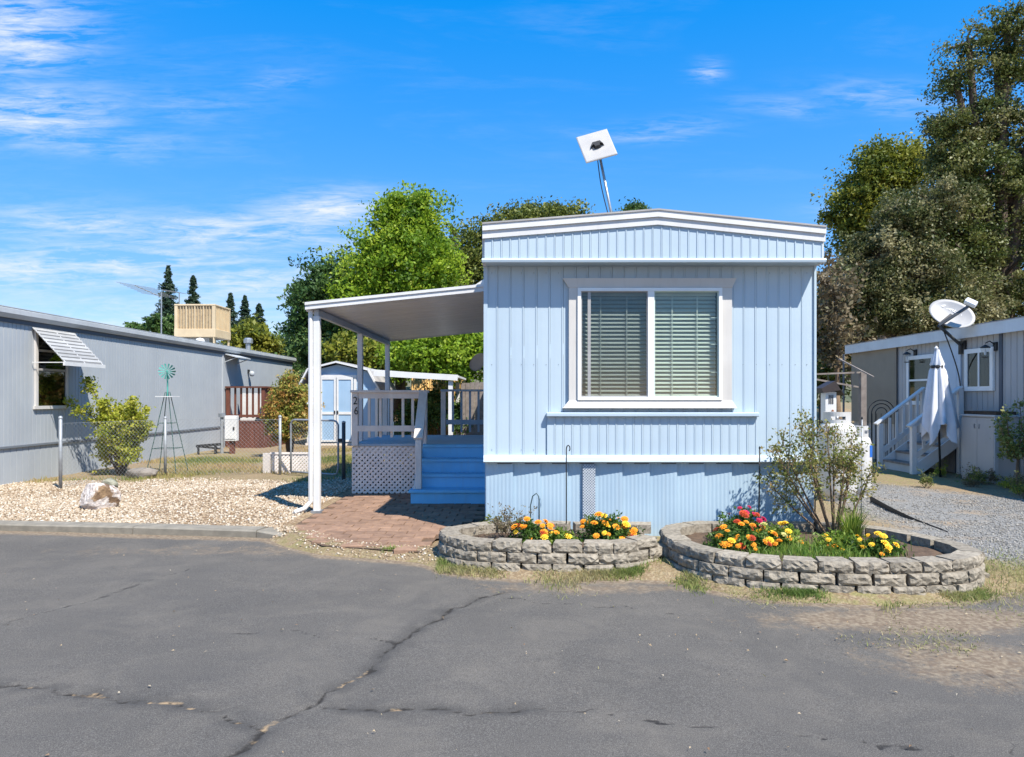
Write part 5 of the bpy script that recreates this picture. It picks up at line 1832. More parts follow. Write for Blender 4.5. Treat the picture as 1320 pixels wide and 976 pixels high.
# background trees behind everything, filling the far line
for i, (px, Y_, top, rx, mm, lab) in enumerate(((1010, 46, 380, 60, L_OLIVE, 'far olive tree hidden mostly behind the blue home'), (1110, 44, 330, 70, L_BROWN, 'far dusty oak filling the gap beside the blue home'),
                                                (385, 60, 430, 40, L_DARK, 'far dark tree beyond the end of the grey home'), (560, 50, 360, 80, L_OLIVE, 'far olive oak behind the bright green tree'))):
    tree('oak_tree', lab, 'tree', (XP(px, Y_), Y_, 1.0 if px > 400 else 0), [LB(px, top + 40, rx, 40, Y_, 90), LB(px - 30, top + 85, rx * .8, 40, Y_, 70), LB(px + 30, top + 85, rx * .8, 40, Y_, 70)],
         .28, 90, mm, .3, 'far trees', spread_=1.2, seed=20 + i, twigs=.1)


def conifer(label, px, Y_, top, halfw, seed):
    global rng
    keep_rng = rng
    rng = np.random.default_rng(seed)
    bz = 0.0
    tz = ZP(top, Y_)
    x0 = XP(px, Y_)
    hw = halfw * Y_ / F
    th = thing('conifer_tree', label, 'tree', (x0, Y_, bz), 'conifers on the skyline')
    m = MB().tube([(x0, Y_, bz - .1), (x0, Y_, tz - .2)], [.28, .03], 7)
    cents, vb = [], []
    for i in range(300):
        t = rng.random() ** .62
        z_ = bz + 1.5 + (tz - bz - 1.5) * t
        rr_ = hw * 2.7 * (1 - t) ** .85 * (1 if i % 3 else .6) * rng.uniform(.4, 1.15) + .03
        a_ = rng.random() * 6.28
        p = Vector((x0 + math.cos(a_) * rr_, Y_ + math.sin(a_) * rr_, z_ - rr_ * .25))
        if i % 3 == 0:
            m.tube([(x0, Y_, z_), p], [.04, .01], 4, cap=False)
        for s_ in (.35, .7, 1.0):
            cents.append((x0 + (p.x - x0) * s_, Y_ + (p.y - Y_) * s_, z_ + (p.z - z_) * s_))
            vb.append(.10 + .55 * (1 - t))
    m.build('trunk', BARK, th, smooth=True)
    V, Q_, vv = leaf_quads(np.array(cents), 20, np.array(vb), .24, .26, droop=.3)
    np_mesh('crown', V, Q_, L_PINE, parent=th, attrs={'v': vv})
    rng = keep_rng


conifer('tall dark conifer directly behind the television aerial', 217, 62, 343, 17, 201)
conifer('slim conifer rising behind the beige roof cooler', 249, 64, 355, 12, 202)
conifer('narrow conifer beside the right edge of the roof cooler', 297, 66, 378, 11, 203)
conifer('middle conifer of the cluster past the roof cooler', 316, 66, 382, 12, 204)
conifer('loose ragged conifer nearest the silver roof vent', 334, 64, 392, 15, 205)
tree('oak_tree', 'round yellow olive tree behind the silver roof vent', 'tree', (XP(326, 48), 48, 0), [LB(322, 435, 22, 18, 48, 60), LB(345, 448, 18, 12, 48, 40), LB(315, 455, 26, 14, 48, 40)], .34, 50, L_GOLD, .2, 'far trees', spread_=.8, seed=31)
tree('oak_tree', 'low dark tree at the foot of the tall conifer', 'tree', (XP(205, 55), 55, 0), [LB(205, 420, 12, 14, 55, 40), LB(178, 424, 16, 6, 55, 30), LB(225, 425, 12, 12, 55, 30)], .36, 50, L_DARK, .2, 'far trees', spread_=.7, seed=32)

# far hills
xs = np.linspace(-320, 320, 120)
rows = []
for k, (yy_, hz) in enumerate(((230, 0), (260, 9), (300, 19), (340, 24), (420, 24))):
    hh_ = hz * (.75 + .5 * vnoise(xs, np.full_like(xs, 3.1), .012, 91)) + (vnoise(xs, np.full_like(xs, yy_ * .1), .12, 92) - .5) * (5 if hz else 0) - (2 if not hz else 0)
    rows.append(np.stack([xs, np.full_like(xs, yy_), hh_], 1))
V = np.concatenate(rows)
nx = len(xs)
Q_ = np.array([(k * nx + i, k * nx + i + 1, (k + 1) * nx + i + 1, (k + 1) * nx + i) for k in range(4) for i in range(nx - 1)])
np_mesh('hills', V, Q_, mat('wooded_hillside', (0.075, 0.09, 0.05), (0.16, 0.14, 0.085), .12, rough=1, bmp=1, bscale=.5), smooth=True, kind='structure')


# ------------------------------------------------------------------ shrubs in the yard
def stem_shrub(name, label, base, stems, leafsize, n_leaf, matr, r0=.014, twig_mat=TWIG, seed=0, sub=5, cat='shrub', group=None, leafspread=.08, leafless=0.0, aspect=.6):
    """stems: list of polylines (world). Side twigs and leaves grow along the upper parts."""
    global rng
    keep_rng = rng
    rng = np.random.default_rng(seed)
    th = thing(name, label, cat, base, group)
    m = MB()
    cents = []
    for pl in stems:
        pl = catmull([Vector(p) for p in pl], False, 6)
        n = len(pl)
        m.tube(pl, [r0 * (1 - .8 * i / (n - 1)) for i in range(n)], 6, cap=False)
        for i in range(n):
            t = i / (n - 1)
            if t > .45 and rng.random() > leafless:
                cents.append(pl[i])
        for _ in range(sub):
            i = int(n * rng.uniform(.35, .97))
            i = min(i, n - 2)
            d_ = (pl[i + 1] - pl[i]).normalized()
            e = Vector(rng.normal(0, 1, 3)).normalized()
            Ln = rng.uniform(.10, .32) * (1.15 - i / n)* 1.4
            tip = pl[i] + (d_ * .6 + e * .9).normalized() * Ln + Vector((0, 0, .04))
            md = pl[i].lerp(tip, .5) + Vector(rng.normal(0, .015, 3))
            m.tube([pl[i], md, tip], [r0 * .35, r0 * .25, r0 * .12], 4, cap=False)
            if rng.random() > leafless:
                cents += [md, tip, pl[i].lerp(tip, .78)]
    m.build('stems', twig_mat, th, smooth=True)
    V, Q_, vv = leaf_quads(np.array([tuple(c_) for c_ in cents]), n_leaf, leafspread, leafsize, aspect)
    np_mesh('leaves', V, Q_, matr, parent=th, attrs={'v': vv})
    rng = keep_rng
    return th


def fan_stems(base, n, h, w, seed, up=.7, z0=0.0, dx=0, wy=None):
    r = random.Random(seed)
    out_ = []
    for i in range(n):
        a = 2 * math.pi * (i + r.random() * .8) / n
        rad = w * r.uniform(.45, 1.0)
        hh_ = h * r.uniform(.55, 1.0) * (1 - .25 * (rad / w) ** 2)
        tip = Vector((base[0] + dx + math.cos(a) * rad, base[1] + math.sin(a) * (rad if wy is None else rad * wy / w), base[2] + hh_))
        b0_ = Vector(base) + Vector((math.cos(a) * .03, math.sin(a) * .03, z0))
        q1 = b0_.lerp(tip, .35) + Vector((r.uniform(-.05, .05), r.uniform(-.05, .05), hh_ * .12))
        q2 = b0_.lerp(tip, .7) + Vector((r.uniform(-.06, .06), r.uniform(-.06, .06), hh_ * .10))
        out_.append([b0_, q1, q2, tip])
    return out_


L_LIMEY = leaf_mat('shrub_green_leaves', [(0.08, 0.12, 0.03), (0.16, 0.20, 0.05), (0.26, 0.28, 0.08), (0.38, 0.36, 0.16)], .4)
L_YB = leaf_mat('yellow_green_bush_leaves', [(0.14, 0.19, 0.022), (0.30, 0.34, 0.035), (0.46, 0.44, 0.05), (0.52, 0.48, 0.13)], .4)
L_PH = leaf_mat('red_tipped_leaves', [(0.11, 0.17, 0.03), (0.26, 0.28, 0.05), (0.42, 0.28, 0.07), (0.50, 0.20, 0.08)], .3)
L_ROSE = leaf_mat('rose_bush_leaves', [(0.09, 0.13, 0.03), (0.19, 0.21, 0.05), (0.28, 0.25, 0.08), (0.36, 0.22, 0.10)], .35)
yb = (XP(155, 13.6), 13.6, -.02)
st_ = fan_stems(yb, 13, 1.85, .54, 4) + fan_stems(yb, 7, 1.25, .52, 5) + fan_stems(yb, 4, .8, .35, 6)
st_.append([Vector(yb), Vector(yb) + Vector((-.2, 0, .8)), Vector(yb) + Vector((-.6, -.1, 1.25)), Vector(yb) + Vector((-1.08, -.1, 1.42))])
st_.append([Vector(yb), Vector(yb) + Vector((-.15, 0, .9)), Vector(yb) + Vector((-.45, 0, 1.5)), Vector(yb) + Vector((-.62, 0, 1.86))])
stem_shrub('yard_bush', 'bushy yellow green shrub in front of the grey siding', yb, st_, .058, 16, L_YB, .016, BARK, 301, 7, leafspread=.14)
pb = (XP(374, 17.6), 17.6, -.02)
r_ = random.Random(3)
st_ = []
for i in range(26):
    a = r_.random() * 6.28
    rr_ = .62 * math.sqrt(r_.random())
    zt_ = 2.25 - 1.0 * (rr_ / .62) ** 2 * r_.uniform(.3, 1.0) - r_.uniform(0, .5)
    st_.append([Vector(pb) + Vector((math.cos(a) * .05, math.sin(a) * .05, 0)), Vector(pb) + Vector((math.cos(a) * .12, math.sin(a) * .12, .55)), Vector(pb) + Vector((math.cos(a) * rr_ * .7, math.sin(a) * rr_ * .7, zt_ * .68)), Vector(pb) + Vector((math.cos(a) * rr_, math.sin(a) * rr_, zt_))])
stem_shrub('yard_bush', 'red-tipped green bush on bare stems by the chain-link gate', pb, st_, .085, 30, L_PH, .022, BARK, 302, 7, leafspread=.20, aspect=.4)
rbp = (XP(1076, 7.08), 7.08, .10)
st_ = []
for (dx_, h_, dy_) in ((-.55, .80, -.1), (-.48, .95, .1), (-.35, 1.05, -.15), (-.22, 1.08, .15), (-.10, 1.05, -.1), (.05, 1.00, .2), (.12, .92, -.15), (.22, .85, .1), (.30, .62, -.1), (-.62, .55, .1), (-.3, .72, -.3), (.0, .78, -.3), (.18, .66, .3), (-.42, .62, .3), (-.15, .9, .3)):
    b0_ = Vector(rbp) + Vector((dx_ * .15, dy_ * .2, 0))
    dy_ *= .55
    h_ *= 1.10
    st_.append([b0_, b0_ + Vector((dx_ * .42, dy_ * .4, h_ * .38)), b0_ + Vector((dx_ * .75, dy_ * .8, h_ * .72)), Vector(rbp) + Vector((dx_ * 1.12, dy_, h_))])
stem_shrub('rose_bush', 'leggy rose bush with thin stems in the larger block planter', rbp, st_, .034, 9, L_ROSE, .012, TWIG, 303, 10, leafspread=.10, leafless=.12)
sb_ = (XP(1312, 11.4), 11.4, -.02)
st_ = [[Vector(sb_), Vector(sb_) + Vector((.0, 0, .5)), Vector(sb_) + Vector((dx_ * .6, 0, h_ * .7)), Vector(sb_) + Vector((dx_, dy_, h_))] for dx_, dy_, h_ in ((-.25, -.1, 1.35), (-.32, 0, 1.15), (.1, .1, 1.45), (.3, 0, 1.3), (-.15, .2, 1.0), (.2, -.2, 1.1), (.4, .1, .9), (-.28, -.2, .85))]
stem_shrub('rose_bush', 'leafy shrub with bare lower stems against the grey cabinet', sb_, st_, .060, 9, L_LIMEY, .018, TWIG, 304, 5, leafspread=.13)
# weeds along the right home
for i in range(26):
    y_ = random.uniform(11.0, 13.6)
    x_ = 8.15 - (y_ - 12) * .05 + random.uniform(-.55, .12)
    if i > 17:
        x_, y_ = random.uniform(6.3, 8.0), random.uniform(9.8, 12.6)
    b_ = (x_, y_, float(terr(x_, y_)) - .01)
    if i % 2 == 0:
        kind_lab = 'small %s weed ' % ('dark green', 'yellow green', 'dry brown')[i % 3] + ('in the open gravel drive' if i > 17 else ('at the foot of the grey cabinet' if y_ < 12.9 else 'beside the bottom of the white steps'))
        stem_shrub('weed', kind_lab, b_, fan_stems(b_, 6, random.uniform(.09, .24), .10, 400 + i), .024, 7, (L_OLIVE, L_YB, L_BROWN)[i % 3], .004, TWIG, 400 + i, 2, cat='weed', group='weeds along the gravel drive', leafspread=.05)
tuft = GP(590 + 40, 706)
# grass tuft at the end of the brick walk
x = rng.normal(XP(503, 7.0), .05, 130)
y = rng.normal(6.98, .03, 130)
gt = grass('grass_tuft', x, y, .05, .006, leaf_mat('fresh_grass', [(0.12, 0.22, 0.03), (0.2, 0.3, 0.05), (0.3, 0.36, 0.08)], .4), 'small fresh green grass tuft at the end of the brick walk', lean=1.2, kind=None)
gt['category'] = 'grass tuft'

# ------------------------------------------------------------------ flowers
def flower_mesh(name, matr, n1=9, rad=1.0):
    m = MB()
    for ring, (r_, z_, nn) in enumerate(((1.0, .0, n1), (.72, .30, n1 - 1), (.42, .50, 6))):
        for i in range(nn):
            a = 2 * math.pi * (i + ring * .5) / nn
            w = math.pi / nn * 1.15
            m.add([(0, 0, z_ - .1), (math.cos(a - w) * r_ * .85, math.sin(a - w) * r_ * .85, z_ + .12), (math.cos(a) * r_ * 1.08, math.sin(a) * r_ * 1.08, z_ - .02), (math.cos(a + w) * r_ * .85, math.sin(a + w) * r_ * .85, z_ + .12)], [(0, 1, 2, 3)])
    m.tube([(0, 0, -.45), (0, 0, -.08)], [.18, .3], 5)
    o_ = m.build(name, matr)
    me = o_.data
    bpy.data.objects.remove(o_)
    return me


FM = {'orange': flower_mesh('flower', mat('orange_petals', (0.80, 0.26, 0.012), (0.85, 0.36, 0.02), 30, rough=.7, rnd=.12)),
      'yellow': flower_mesh('flower', mat('yellow_petals', (0.85, 0.50, 0.02), (0.85, 0.58, 0.05), 30, rough=.7, rnd=.1)),
      'pink': flower_mesh('flower', mat('magenta_petals', (0.55, 0.02, 0.10), (0.42, 0.015, 0.05), 30, rough=.7, rnd=.15)),
      'red': flower_mesh('flower', mat('rust_red_petals', (0.50, 0.07, 0.015), (0.4, 0.04, 0.01), 30, rough=.7, rnd=.15)),
      'pale': flower_mesh('flower', mat('pale_yellow_petals', (0.75, 0.68, 0.25), None, 30, rough=.7, rnd=.1))}
L_MAR = leaf_mat('marigold_leaves', [(0.03, 0.075, 0.014), (0.06, 0.125, 0.02), (0.10, 0.18, 0.03), (0.16, 0.24, 0.04)], .3)
L_LIME = leaf_mat('fresh_plant_leaves', [(0.08, 0.15, 0.02), (0.14, 0.23, 0.03), (0.22, 0.31, 0.045), (0.32, 0.38, 0.08)], .4)


def flower_plant(label, px, py, Y_, w, h, fl, matr=L_MAR, n=60, seed=0, depth=None, leafs=.045, group='flowers in the block planters', fs=.034):
    """w,h size of the clump; foot at height of planter soil; fl: list of (colour, count)"""
    global rng
    keep_rng = rng
    rng = np.random.default_rng(500 + seed)
    w, h = w * 1.12, h * 1.12
    x0 = XP(px, Y_)
    base = Vector((x0, Y_, float(soil_z(x0, Y_)) - .01))
    depth = depth or w * .8
    th = thing('flowering_plant', label, 'flowers', base, group)
    u_ = rng.normal(0, 1, (n, 3))
    u_ /= np.linalg.norm(u_, axis=1, keepdims=True)
    u_[:, 2] = np.abs(u_[:, 2])
    rr_ = rng.uniform(.25, 1, (n, 1)) ** .6
    cents = np.array(base) + u_ * rr_ * np.array([w, depth, h])
    m = MB()
    for c_ in cents[::2]:
        m.tube([base, base.lerp(Vector(c_), .5) + Vector((0, 0, .03)), Vector(c_)], [.005, .004, .002], 4, cap=False)
    m.build('stems', mat_stem, th)
    V, Q_, vv = leaf_quads(cents, 34, .085, leafs, .34)
    np_mesh('foliage', V, Q_, matr, parent=th, attrs={'v': vv})
    for colr, cnt in fl:
        for _ in range(cnt):
            e = rng.normal(0, 1, 3)
            e[1] -= .7
            e[2] = abs(e[2]) + .35
            e /= np.linalg.norm(e)
            k = rng.uniform(.85, 1.08)
            p = Vector((base.x + e[0] * w * k, base.y + e[1] * depth * k, base.z + e[2] * h * k + .015))
            q_ = Vector((e[0] * .6 + rng.normal(0, .25), e[1] * .5 - .35 + rng.normal(0, .2), 1.0)).to_track_quat('Z', 'Y').to_euler()
            s_ = fs * rng.uniform(.5, 1.22)
            place('flower', FM[colr], p, 0, th, rot=q_, scale=(s_, s_, s_ * .8))
    rng = keep_rng


mat_stem = mat('green_stem', (0.10, 0.15, 0.03), None, 10)
flower_plant('orange marigold clump with dry stalks beside the small wire arch', 690, 690, 6.75, .21, .20, [('orange', 15), ('yellow', 4), ('red', 3)], seed=1, n=46)
flower_plant('low lime green plant between the two marigold clumps', 722, 690, 6.62, .13, .12, [('yellow', 2), ('orange', 1)], L_LIME, 34, seed=2)
flower_plant('rounded dark green marigold mound thick with orange blooms', 782, 690, 6.72, .27, .23, [('orange', 22), ('yellow', 5), ('red', 3)], seed=3, n=80)
flower_plant('magenta zinnias standing over the marigolds in the larger planter', 955, 690, 6.75, .22, .30, [('pink', 16), ('red', 6)], seed=4, n=46)
flower_plant('wide orange marigold mound near the left rim of the larger planter', 955, 705, 6.45, .30, .20, [('orange', 26), ('yellow', 4), ('red', 6)], seed=5, n=80)
flower_plant('yellow marigold plant with a pale bloom beside the orange mound', 1002, 700, 6.5, .19, .20, [('yellow', 9), ('pale', 3), ('orange', 3)], L_LIME, 48, seed=6)
flower_plant('golden marigolds in front of the rose bush', 1082, 708, 6.3, .20, .17, [('yellow', 8), ('orange', 2)], L_LIME, 46, seed=7)
flower_plant('yellow marigolds nearest the bare soil of the larger planter', 1128, 708, 6.2, .22, .17, [('yellow', 12), ('orange', 1)], L_MAR, 50, seed=8)
# weeds / grass inside planters
x = rng.uniform(1.6, 3.7, 9000)
y = rng.uniform(5.75, 7.1, 9000)
k = inside(RP, x, y) & inside(RP, x + .2, y) & inside(RP, x - .2, y) & inside(RP, x, y - .2) & inside(RP, x, y + .2) & (rng.random(9000) < np.exp(-((x - 2.55) / .5) ** 2 - ((y - 6.15) / .4) ** 2) * .9)
x, y = x[k], y[k]
grass('planter_grass', x, y, .10, .008, leaf_mat('planter_grass', [(0.10, 0.20, 0.03), (0.17, 0.28, 0.045), (0.27, 0.33, 0.07)], .4), 'soft green grass growing inside the larger block planter', z=soil_z(x, y), lean=.9)
# strap-leaved clump
x0, y0 = XP(1098, 6.9), 6.9
n = 170
V = []
Fq = []
for i in range(n):
    a = random.random() * 6.28
    r0_ = random.uniform(0, .07)
    Ln = random.uniform(.18, .42)
    sp_ = random.uniform(.05, .22)
    w_ = .007
    px_, py_ = x0 + math.cos(a) * r0_, y0 + math.sin(a) * r0_
    sx_, sy_ = -math.sin(a) * w_, math.cos(a) * w_
    b_ = len(V)
    for t in (0, .45, .8, 1):
        rr_ = sp_ * t ** 1.6
        z_ = .10 + Ln * (t - .28 * t ** 3 * (sp_ / .2))
        k_ = 1 - t * .85
        V += [(px_ + math.cos(a) * rr_ - sx_ * k_, py_ + math.sin(a) * rr_ - sy_ * k_, z_), (px_ + math.cos(a) * rr_ + sx_ * k_, py_ + math.sin(a) * rr_ + sy_ * k_, z_)]
    for t in range(3):
        Fq.append((b_ + t * 2, b_ + t * 2 + 1, b_ + t * 2 + 3, b_ + t * 2 + 2))
np_mesh('strap_leaf_plant', V, Fq, L_LIME, attrs={'v': np.repeat(rng.random(n), 8)}, label='clump of long strap leaves at the foot of the rose bush', cat='plant')
# dry stalks at left planter
ds = (XP(655, 6.85), 6.85, .10)
stem_shrub('dry_stalks', 'brown dry stalks beside the left marigold clump', ds, fan_stems(ds, 12, .26, .13, 61), .022, 6, L_BROWN, .004, TWIG, 62, 3, cat='plant', leafspread=.04)
hb = (XP(634, 7.46), 7.46, .0)
stem_shrub('weed', 'green weed at the corner of the blue skirting', hb, fan_stems(hb, 7, .16, .1, 63), .03, 8, L_OLIVE, .004, TWIG, 64, 2, cat='weed', leafspread=.04)

# shepherd hook, wire arch, stakes
hk = thing('shepherd_hook', 'thin black shepherd hook rod in front of the blue skirting', 'garden hook', (XP(730, 7.2), 7.2, .05))
hx, hy = XP(730, 7.2), 7.2
ztop_ = ZP(574, 7.2)
cpts = [(hx, hy, .05), (hx, hy, ztop_ - .04), (hx + .006, hy, ztop_ - .012), (hx + .02, hy, ztop_), (hx + .034, hy, ztop_ - .012), (hx + .038, hy, ztop_ - .04), (hx + .030, hy, ztop_ - .06)]
MB().tube(cpts, .006, 6).build('rod', BLACK, hk, smooth=True)
wa_ = thing('wire_arch', 'small bent dark wire arch above the left marigolds', 'garden wire', (XP(690, 7.1), 7.1, .08))
ax0, ax1 = XP(684, 7.1), XP(695, 7.1)
za = ZP(636, 7.1)
MB().tube([(ax0, 7.1, .08), (ax0, 7.1, za - .12), (ax0 + .02, 7.1, za - .03), ((ax0 + ax1) / 2 + .015, 7.1, za), (ax1 - .005, 7.1, za - .03), (ax1, 7.1, za - .10), (ax1, 7.1, .08)], .006, 6).build('wire', mat('green_wire', (.05, .08, .08), None, 8), wa_, smooth=True)
for px, Y_, pt, pbz, lab in ((978, 7.15, 578, .08, 'thin black stake standing left of the rose bush'), (1110, 7.3, 540, .02, 'tall grey stake in front of the white tanks'), (1050, 7.2, 617, .08, 'short dark stake among the rose stems')):
    sk = thing('garden_stake', lab, 'stake', (XP(px, Y_), Y_, pbz))
    MB().tube([(XP(px, Y_), Y_, pbz - .02), (XP(px, Y_) + .01, Y_, ZP(pt, Y_))], .007, 6).build('rod', BLACK if px != 1110 else GALV, sk, smooth=True)
    MB().lathe([(.009, 0), (.009, .02), (0, .028)], (XP(px, Y_) + .01, Y_, ZP(pt, Y_) - .005), 6).build('tip', BLACK, sk)
# black edging strip lying on the gravel
eg = catmull([GP(1122, 646), GP(1150, 660), GP(1180, 672), GP(1222, 686)], False, 6)
m = MB()
vs, fs = [], []
for i, p in enumerate(eg):
    t = i / (len(eg) - 1)
    hh_ = .075 * (1 - t) + .008
    for (dy_, z_) in ((-.006, -.01), (.006, -.01), (.010 + .02 * (1 - t), hh_), (.000 + .02 * (1 - t), hh_)):
        vs.append((p.x, p.y + dy_, z_))
for i in range(len(eg) - 1):
    fs += [(i * 4 + k, i * 4 + (k + 1) % 4, i * 4 + 4 + (k + 1) % 4, i * 4 + 4 + k) for k in range(4)]
fs += [(0, 1, 2, 3), tuple(len(vs) - 4 + k for k in (3, 2, 1, 0))]
o = m.add(vs, fs).build('garden_edging', mat('black_plastic', (.02, .02, .022), None, 5, rough=.6), None)
o['label'] = 'black plastic edging strip lying on the grey gravel drive'
o['category'] = 'edging'


# ------------------------------------------------------------------ white tanks beside the blue home
def propane(label, x_, y_, rad, hgt_, col_rot):
    th = thing('propane_tank', label, 'propane tank', (x_, y_, 0), 'white propane tanks')
    zb = hgt_ - .17
    MB().lathe([(rad * .82, -.02), (rad * .82, .06), (rad * .86, .065), (rad * .98, .11), (rad, .17), (rad, zb - .16), (rad * .97, zb - .09), (rad * .85, zb - .02), (rad * .55, zb + .03), (0, zb + .045)], (x_, y_, 0), 28).build('body', TANKW, th, smooth=True)
    # collar with an oval hand hole
    m = MB()
    n = 28
    rc = rad * .66
    z0, z1 = zb - .02, hgt_
    zs = [z0, z0 + .075, z0 + .125, z1]
    for k in range(n):
        a0, a1 = 2 * math.pi * k / n + col_rot, 2 * math.pi * (k + 1) / n + col_rot
        if 11 <= k <= 15:
            segs = ((zs[0], zs[1]), (zs[2], zs[3]))
        elif 24 <= k:
            segs = ((zs[0], zs[1]),)
        else:
            segs = ((zs[0], zs[3]),)
        for (za_, zb_) in segs:
            vs = []
            for r_ in (rc, rc + .012):
                for a_, z_ in ((a0, za_), (a1, za_), (a1, zb_), (a0, zb_)):
                    vs.append((x_ + math.cos(a_) * r_, y_ + math.sin(a_) * r_, z_))
            m.add(vs, [(3, 2, 1, 0), (4, 5, 6, 7), (0, 1, 5, 4), (2, 3, 7, 6), (1, 2, 6, 5), (3, 0, 4, 7)])
    m.build('collar', TANKW, th)
    MB().tube([(x_, y_, zb + .03), (x_, y_, zb + .11)], .025, 8).build('valve', STEEL, th, smooth=True)
    return th


t1 = propane('fat white propane tank with hand-hole collar behind the rose bush', XP(1079, 10.3), 10.3, .27, ZP(531, 10.3), math.pi * 1.5 - 2 * math.pi * 15 / 28)
t2 = propane('slimmer white propane tank with a blue label beside the fat tank', XP(1107, 10.75), 10.75, .185, ZP(549, 10.75), math.pi * 1.5 - 2 * math.pi * 12 / 28 + .4)
ts = Vector((XP(1107, 10.75), 10.75, 0))
m = MB()
vs = []
for i in range(6):
    a = R(-62 + i * 11)
    for z_ in (.60, .78):
        vs.append((ts.x + math.cos(a) * .188, ts.y + math.sin(a) * .188, z_))
m.add(vs, [(i * 2, i * 2 + 2, i * 2 + 3, i * 2 + 1) for i in range(5)]).build('label_patch', BLUELAB, t2)
# lantern birdhouse on a stand behind the tanks
bh = thing('bird_house', 'white slatted bird house with a dark roof behind the tanks', 'bird house', (XP(1068, 11.6), 11.6, 0))
bx_, by_ = XP(1068, 11.6), 11.6
MB().tube([(bx_, by_, -.03), (bx_, by_, 1.12)], .03, 8).build('post', BROWN, bh)
MB().box(bx_ - .09, bx_ + .09, by_ - .09, by_ + .09, 1.12, 1.60).build('body', WHITE, bh)
MB().prism([(bx_ - .16, 1.58), (bx_ + .15, 1.63), (bx_ + .19, 1.54), (bx_ + .04, 1.78), (bx_ - .18, 1.66)], 'y', by_ - .16, by_ + .14).build('roof', mat('dark_brown_roof', (.04, .03, .028), None, 6), bh)
for dx_ in (-.03, .0, .03):
    MB().box(bx_ + dx_ - .008, bx_ + dx_ + .008, by_ - .096, by_ - .0901, 1.40, 1.55).build('slot', BLACK, bh)
MB().lathe([(.0, 0), (.022, .02), (.028, .07), (.015, .12), (0, .13)], (bx_ + .02, by_ - .11, 1.18), 8).build('ornament', mat('rust_ornament', (.30, .12, .05), None, 9), bh)
# garden pergola frame
pg = thing('garden_trellis', 'weathered thin trellis frame with one post beside the tan shade', 'trellis', (XP(1111, 13), 13, 0))
tx = XP(1112, 13)
WG = mat('weathered_grey_wood', (.26, .22, .19), (.18, .15, .13), 8, rough=.9)
MB().box(tx - .05, tx + .05, 12.95, 13.05, -.03, ZP(480, 13)).build('post', WG, pg)
for (a, b_) in (((1036, 483), (1112, 480)), ((1040, 487), (1112, 500))):
    MB().obox(P(*a, 13), P(*b_, 13), .03, .03).build('rail', WG, pg)
MB().obox(P(1082, 463, 13.4), P(1126, 486, 12.6), .03, .02).build('rail', WG, pg)
for t in (.2, .4, .6, .8):
    p, q = P(1036, 483, 13).lerp(P(1112, 480, 13), t), P(1040, 487, 13).lerp(P(1112, 500, 13), t)
    MB().tube([p, q], .008, 5).build('strut', BLACK, pg)
# wrought iron arch panel
ia = thing('iron_screen', 'round-topped black wrought iron screen in front of the tan shade', 'iron screen', (XP(1136, 15.6), 15.6, 0))
ix = XP(1136, 15.6)
zc_ = ZP(533, 15.6)
for r_ in (.30, .22, .13):
    arc = [(ix + math.cos(a) * r_, 15.6, zc_ + math.sin(a) * r_) for a in np.linspace(0, math.pi, 12)]
    arc = [(ix + r_, 15.6, .02)] + arc + [(ix - r_, 15.6, .02)]
    MB().tube(arc, .010, 5).build('hoop', BLACK, ia)
MB().tube([(ix - .3, 15.6, .45), (ix + .3, 15.6, .45)], .010, 5).build('cross_bar', BLACK, ia)
for k in range(5):
    x_ = ix - .2 + .1 * k
    MB().tube([(x_, 15.605, .02), (x_, 15.605, zc_)], .006, 4).build('upright', BLACK, ia)

# ------------------------------------------------------------------ right grey home
RXW = 8.75
RY0, RY1 = 6.0, 18.45
rh = thing('mobile_home', 'grey mobile home in shade with white steps and pale door', 'mobile home', (RXW, 12, 0))
zrt = ZP(428, 11.8) + .06
gp2 = groove_panel(1.22, -.03, zrt, pitch=.152, groove=.014)
gp2.v = [(-x_, y_, z_) for x_, y_, z_ in gp2.v]
o = gp2.build('wall_panel', GREYR)
pm2, po2 = o.data, ORG[o.name].copy()
bpy.data.objects.remove(o)
yv = RY0
while yv < RY1 - .6:
    place('wall_panel', pm2, (RXW + po2.x, yv + po2.y, po2.z), 0, rh)
    yv += 1.22
RYE = yv
MB().box(RXW + .031, RXW + 4, RYE - .03, RYE, -.03, zrt).build('end_wall', GREYR, rh)
MB().box(RXW + .031, RXW + 4, RY0, RY0 + .03, -.03, zrt).build('end_wall', GREYR, rh)
MB().box(RXW - .14, RXW - .11, RY0 - .2, RYE + .2, zrt - .02, zrt + .20).build('fascia', WHITE, rh)
MB().box(RXW - .109, RXW + .03, RY0 - .2, RYE + .2, zrt + .001, zrt + .03).build('soffit', GREYR, rh)
MB().prism([(RXW - .15, zrt + .201), (RXW - .15, zrt + .215), (RXW + 2, zrt + .42), (RXW + 4.15, zrt + .215), (RXW + 4.15, zrt + .201)], 'y', RY0 - .22, RYE + .22).build('roof', ROOFM, rh)
for px in (1291, 1234, 1088):
    yv = RXW * F / (px - CX)
    MB().box(RXW - .022, RXW - .001, yv - .04, yv + .04, -.02, zrt - .001).build('batten', DTRIM, rh)
# tan shade
ya, yb_ = RXW * F / (1158 - CX), RXW * F / (1100 - CX)
sh = MB().box(RXW - .05, RXW - .04, ya, yb_, ZP(545, 17), ZP(455, 17) + .1).build('shade_screen', TAN, rh)
MB().tube([(RXW - .045, ya - .05, ZP(455, 17) + .13), (RXW - .045, yb_ + .05, ZP(455, 17) + .13)], .035, 8).build('shade_roller', DTRIM, sh)


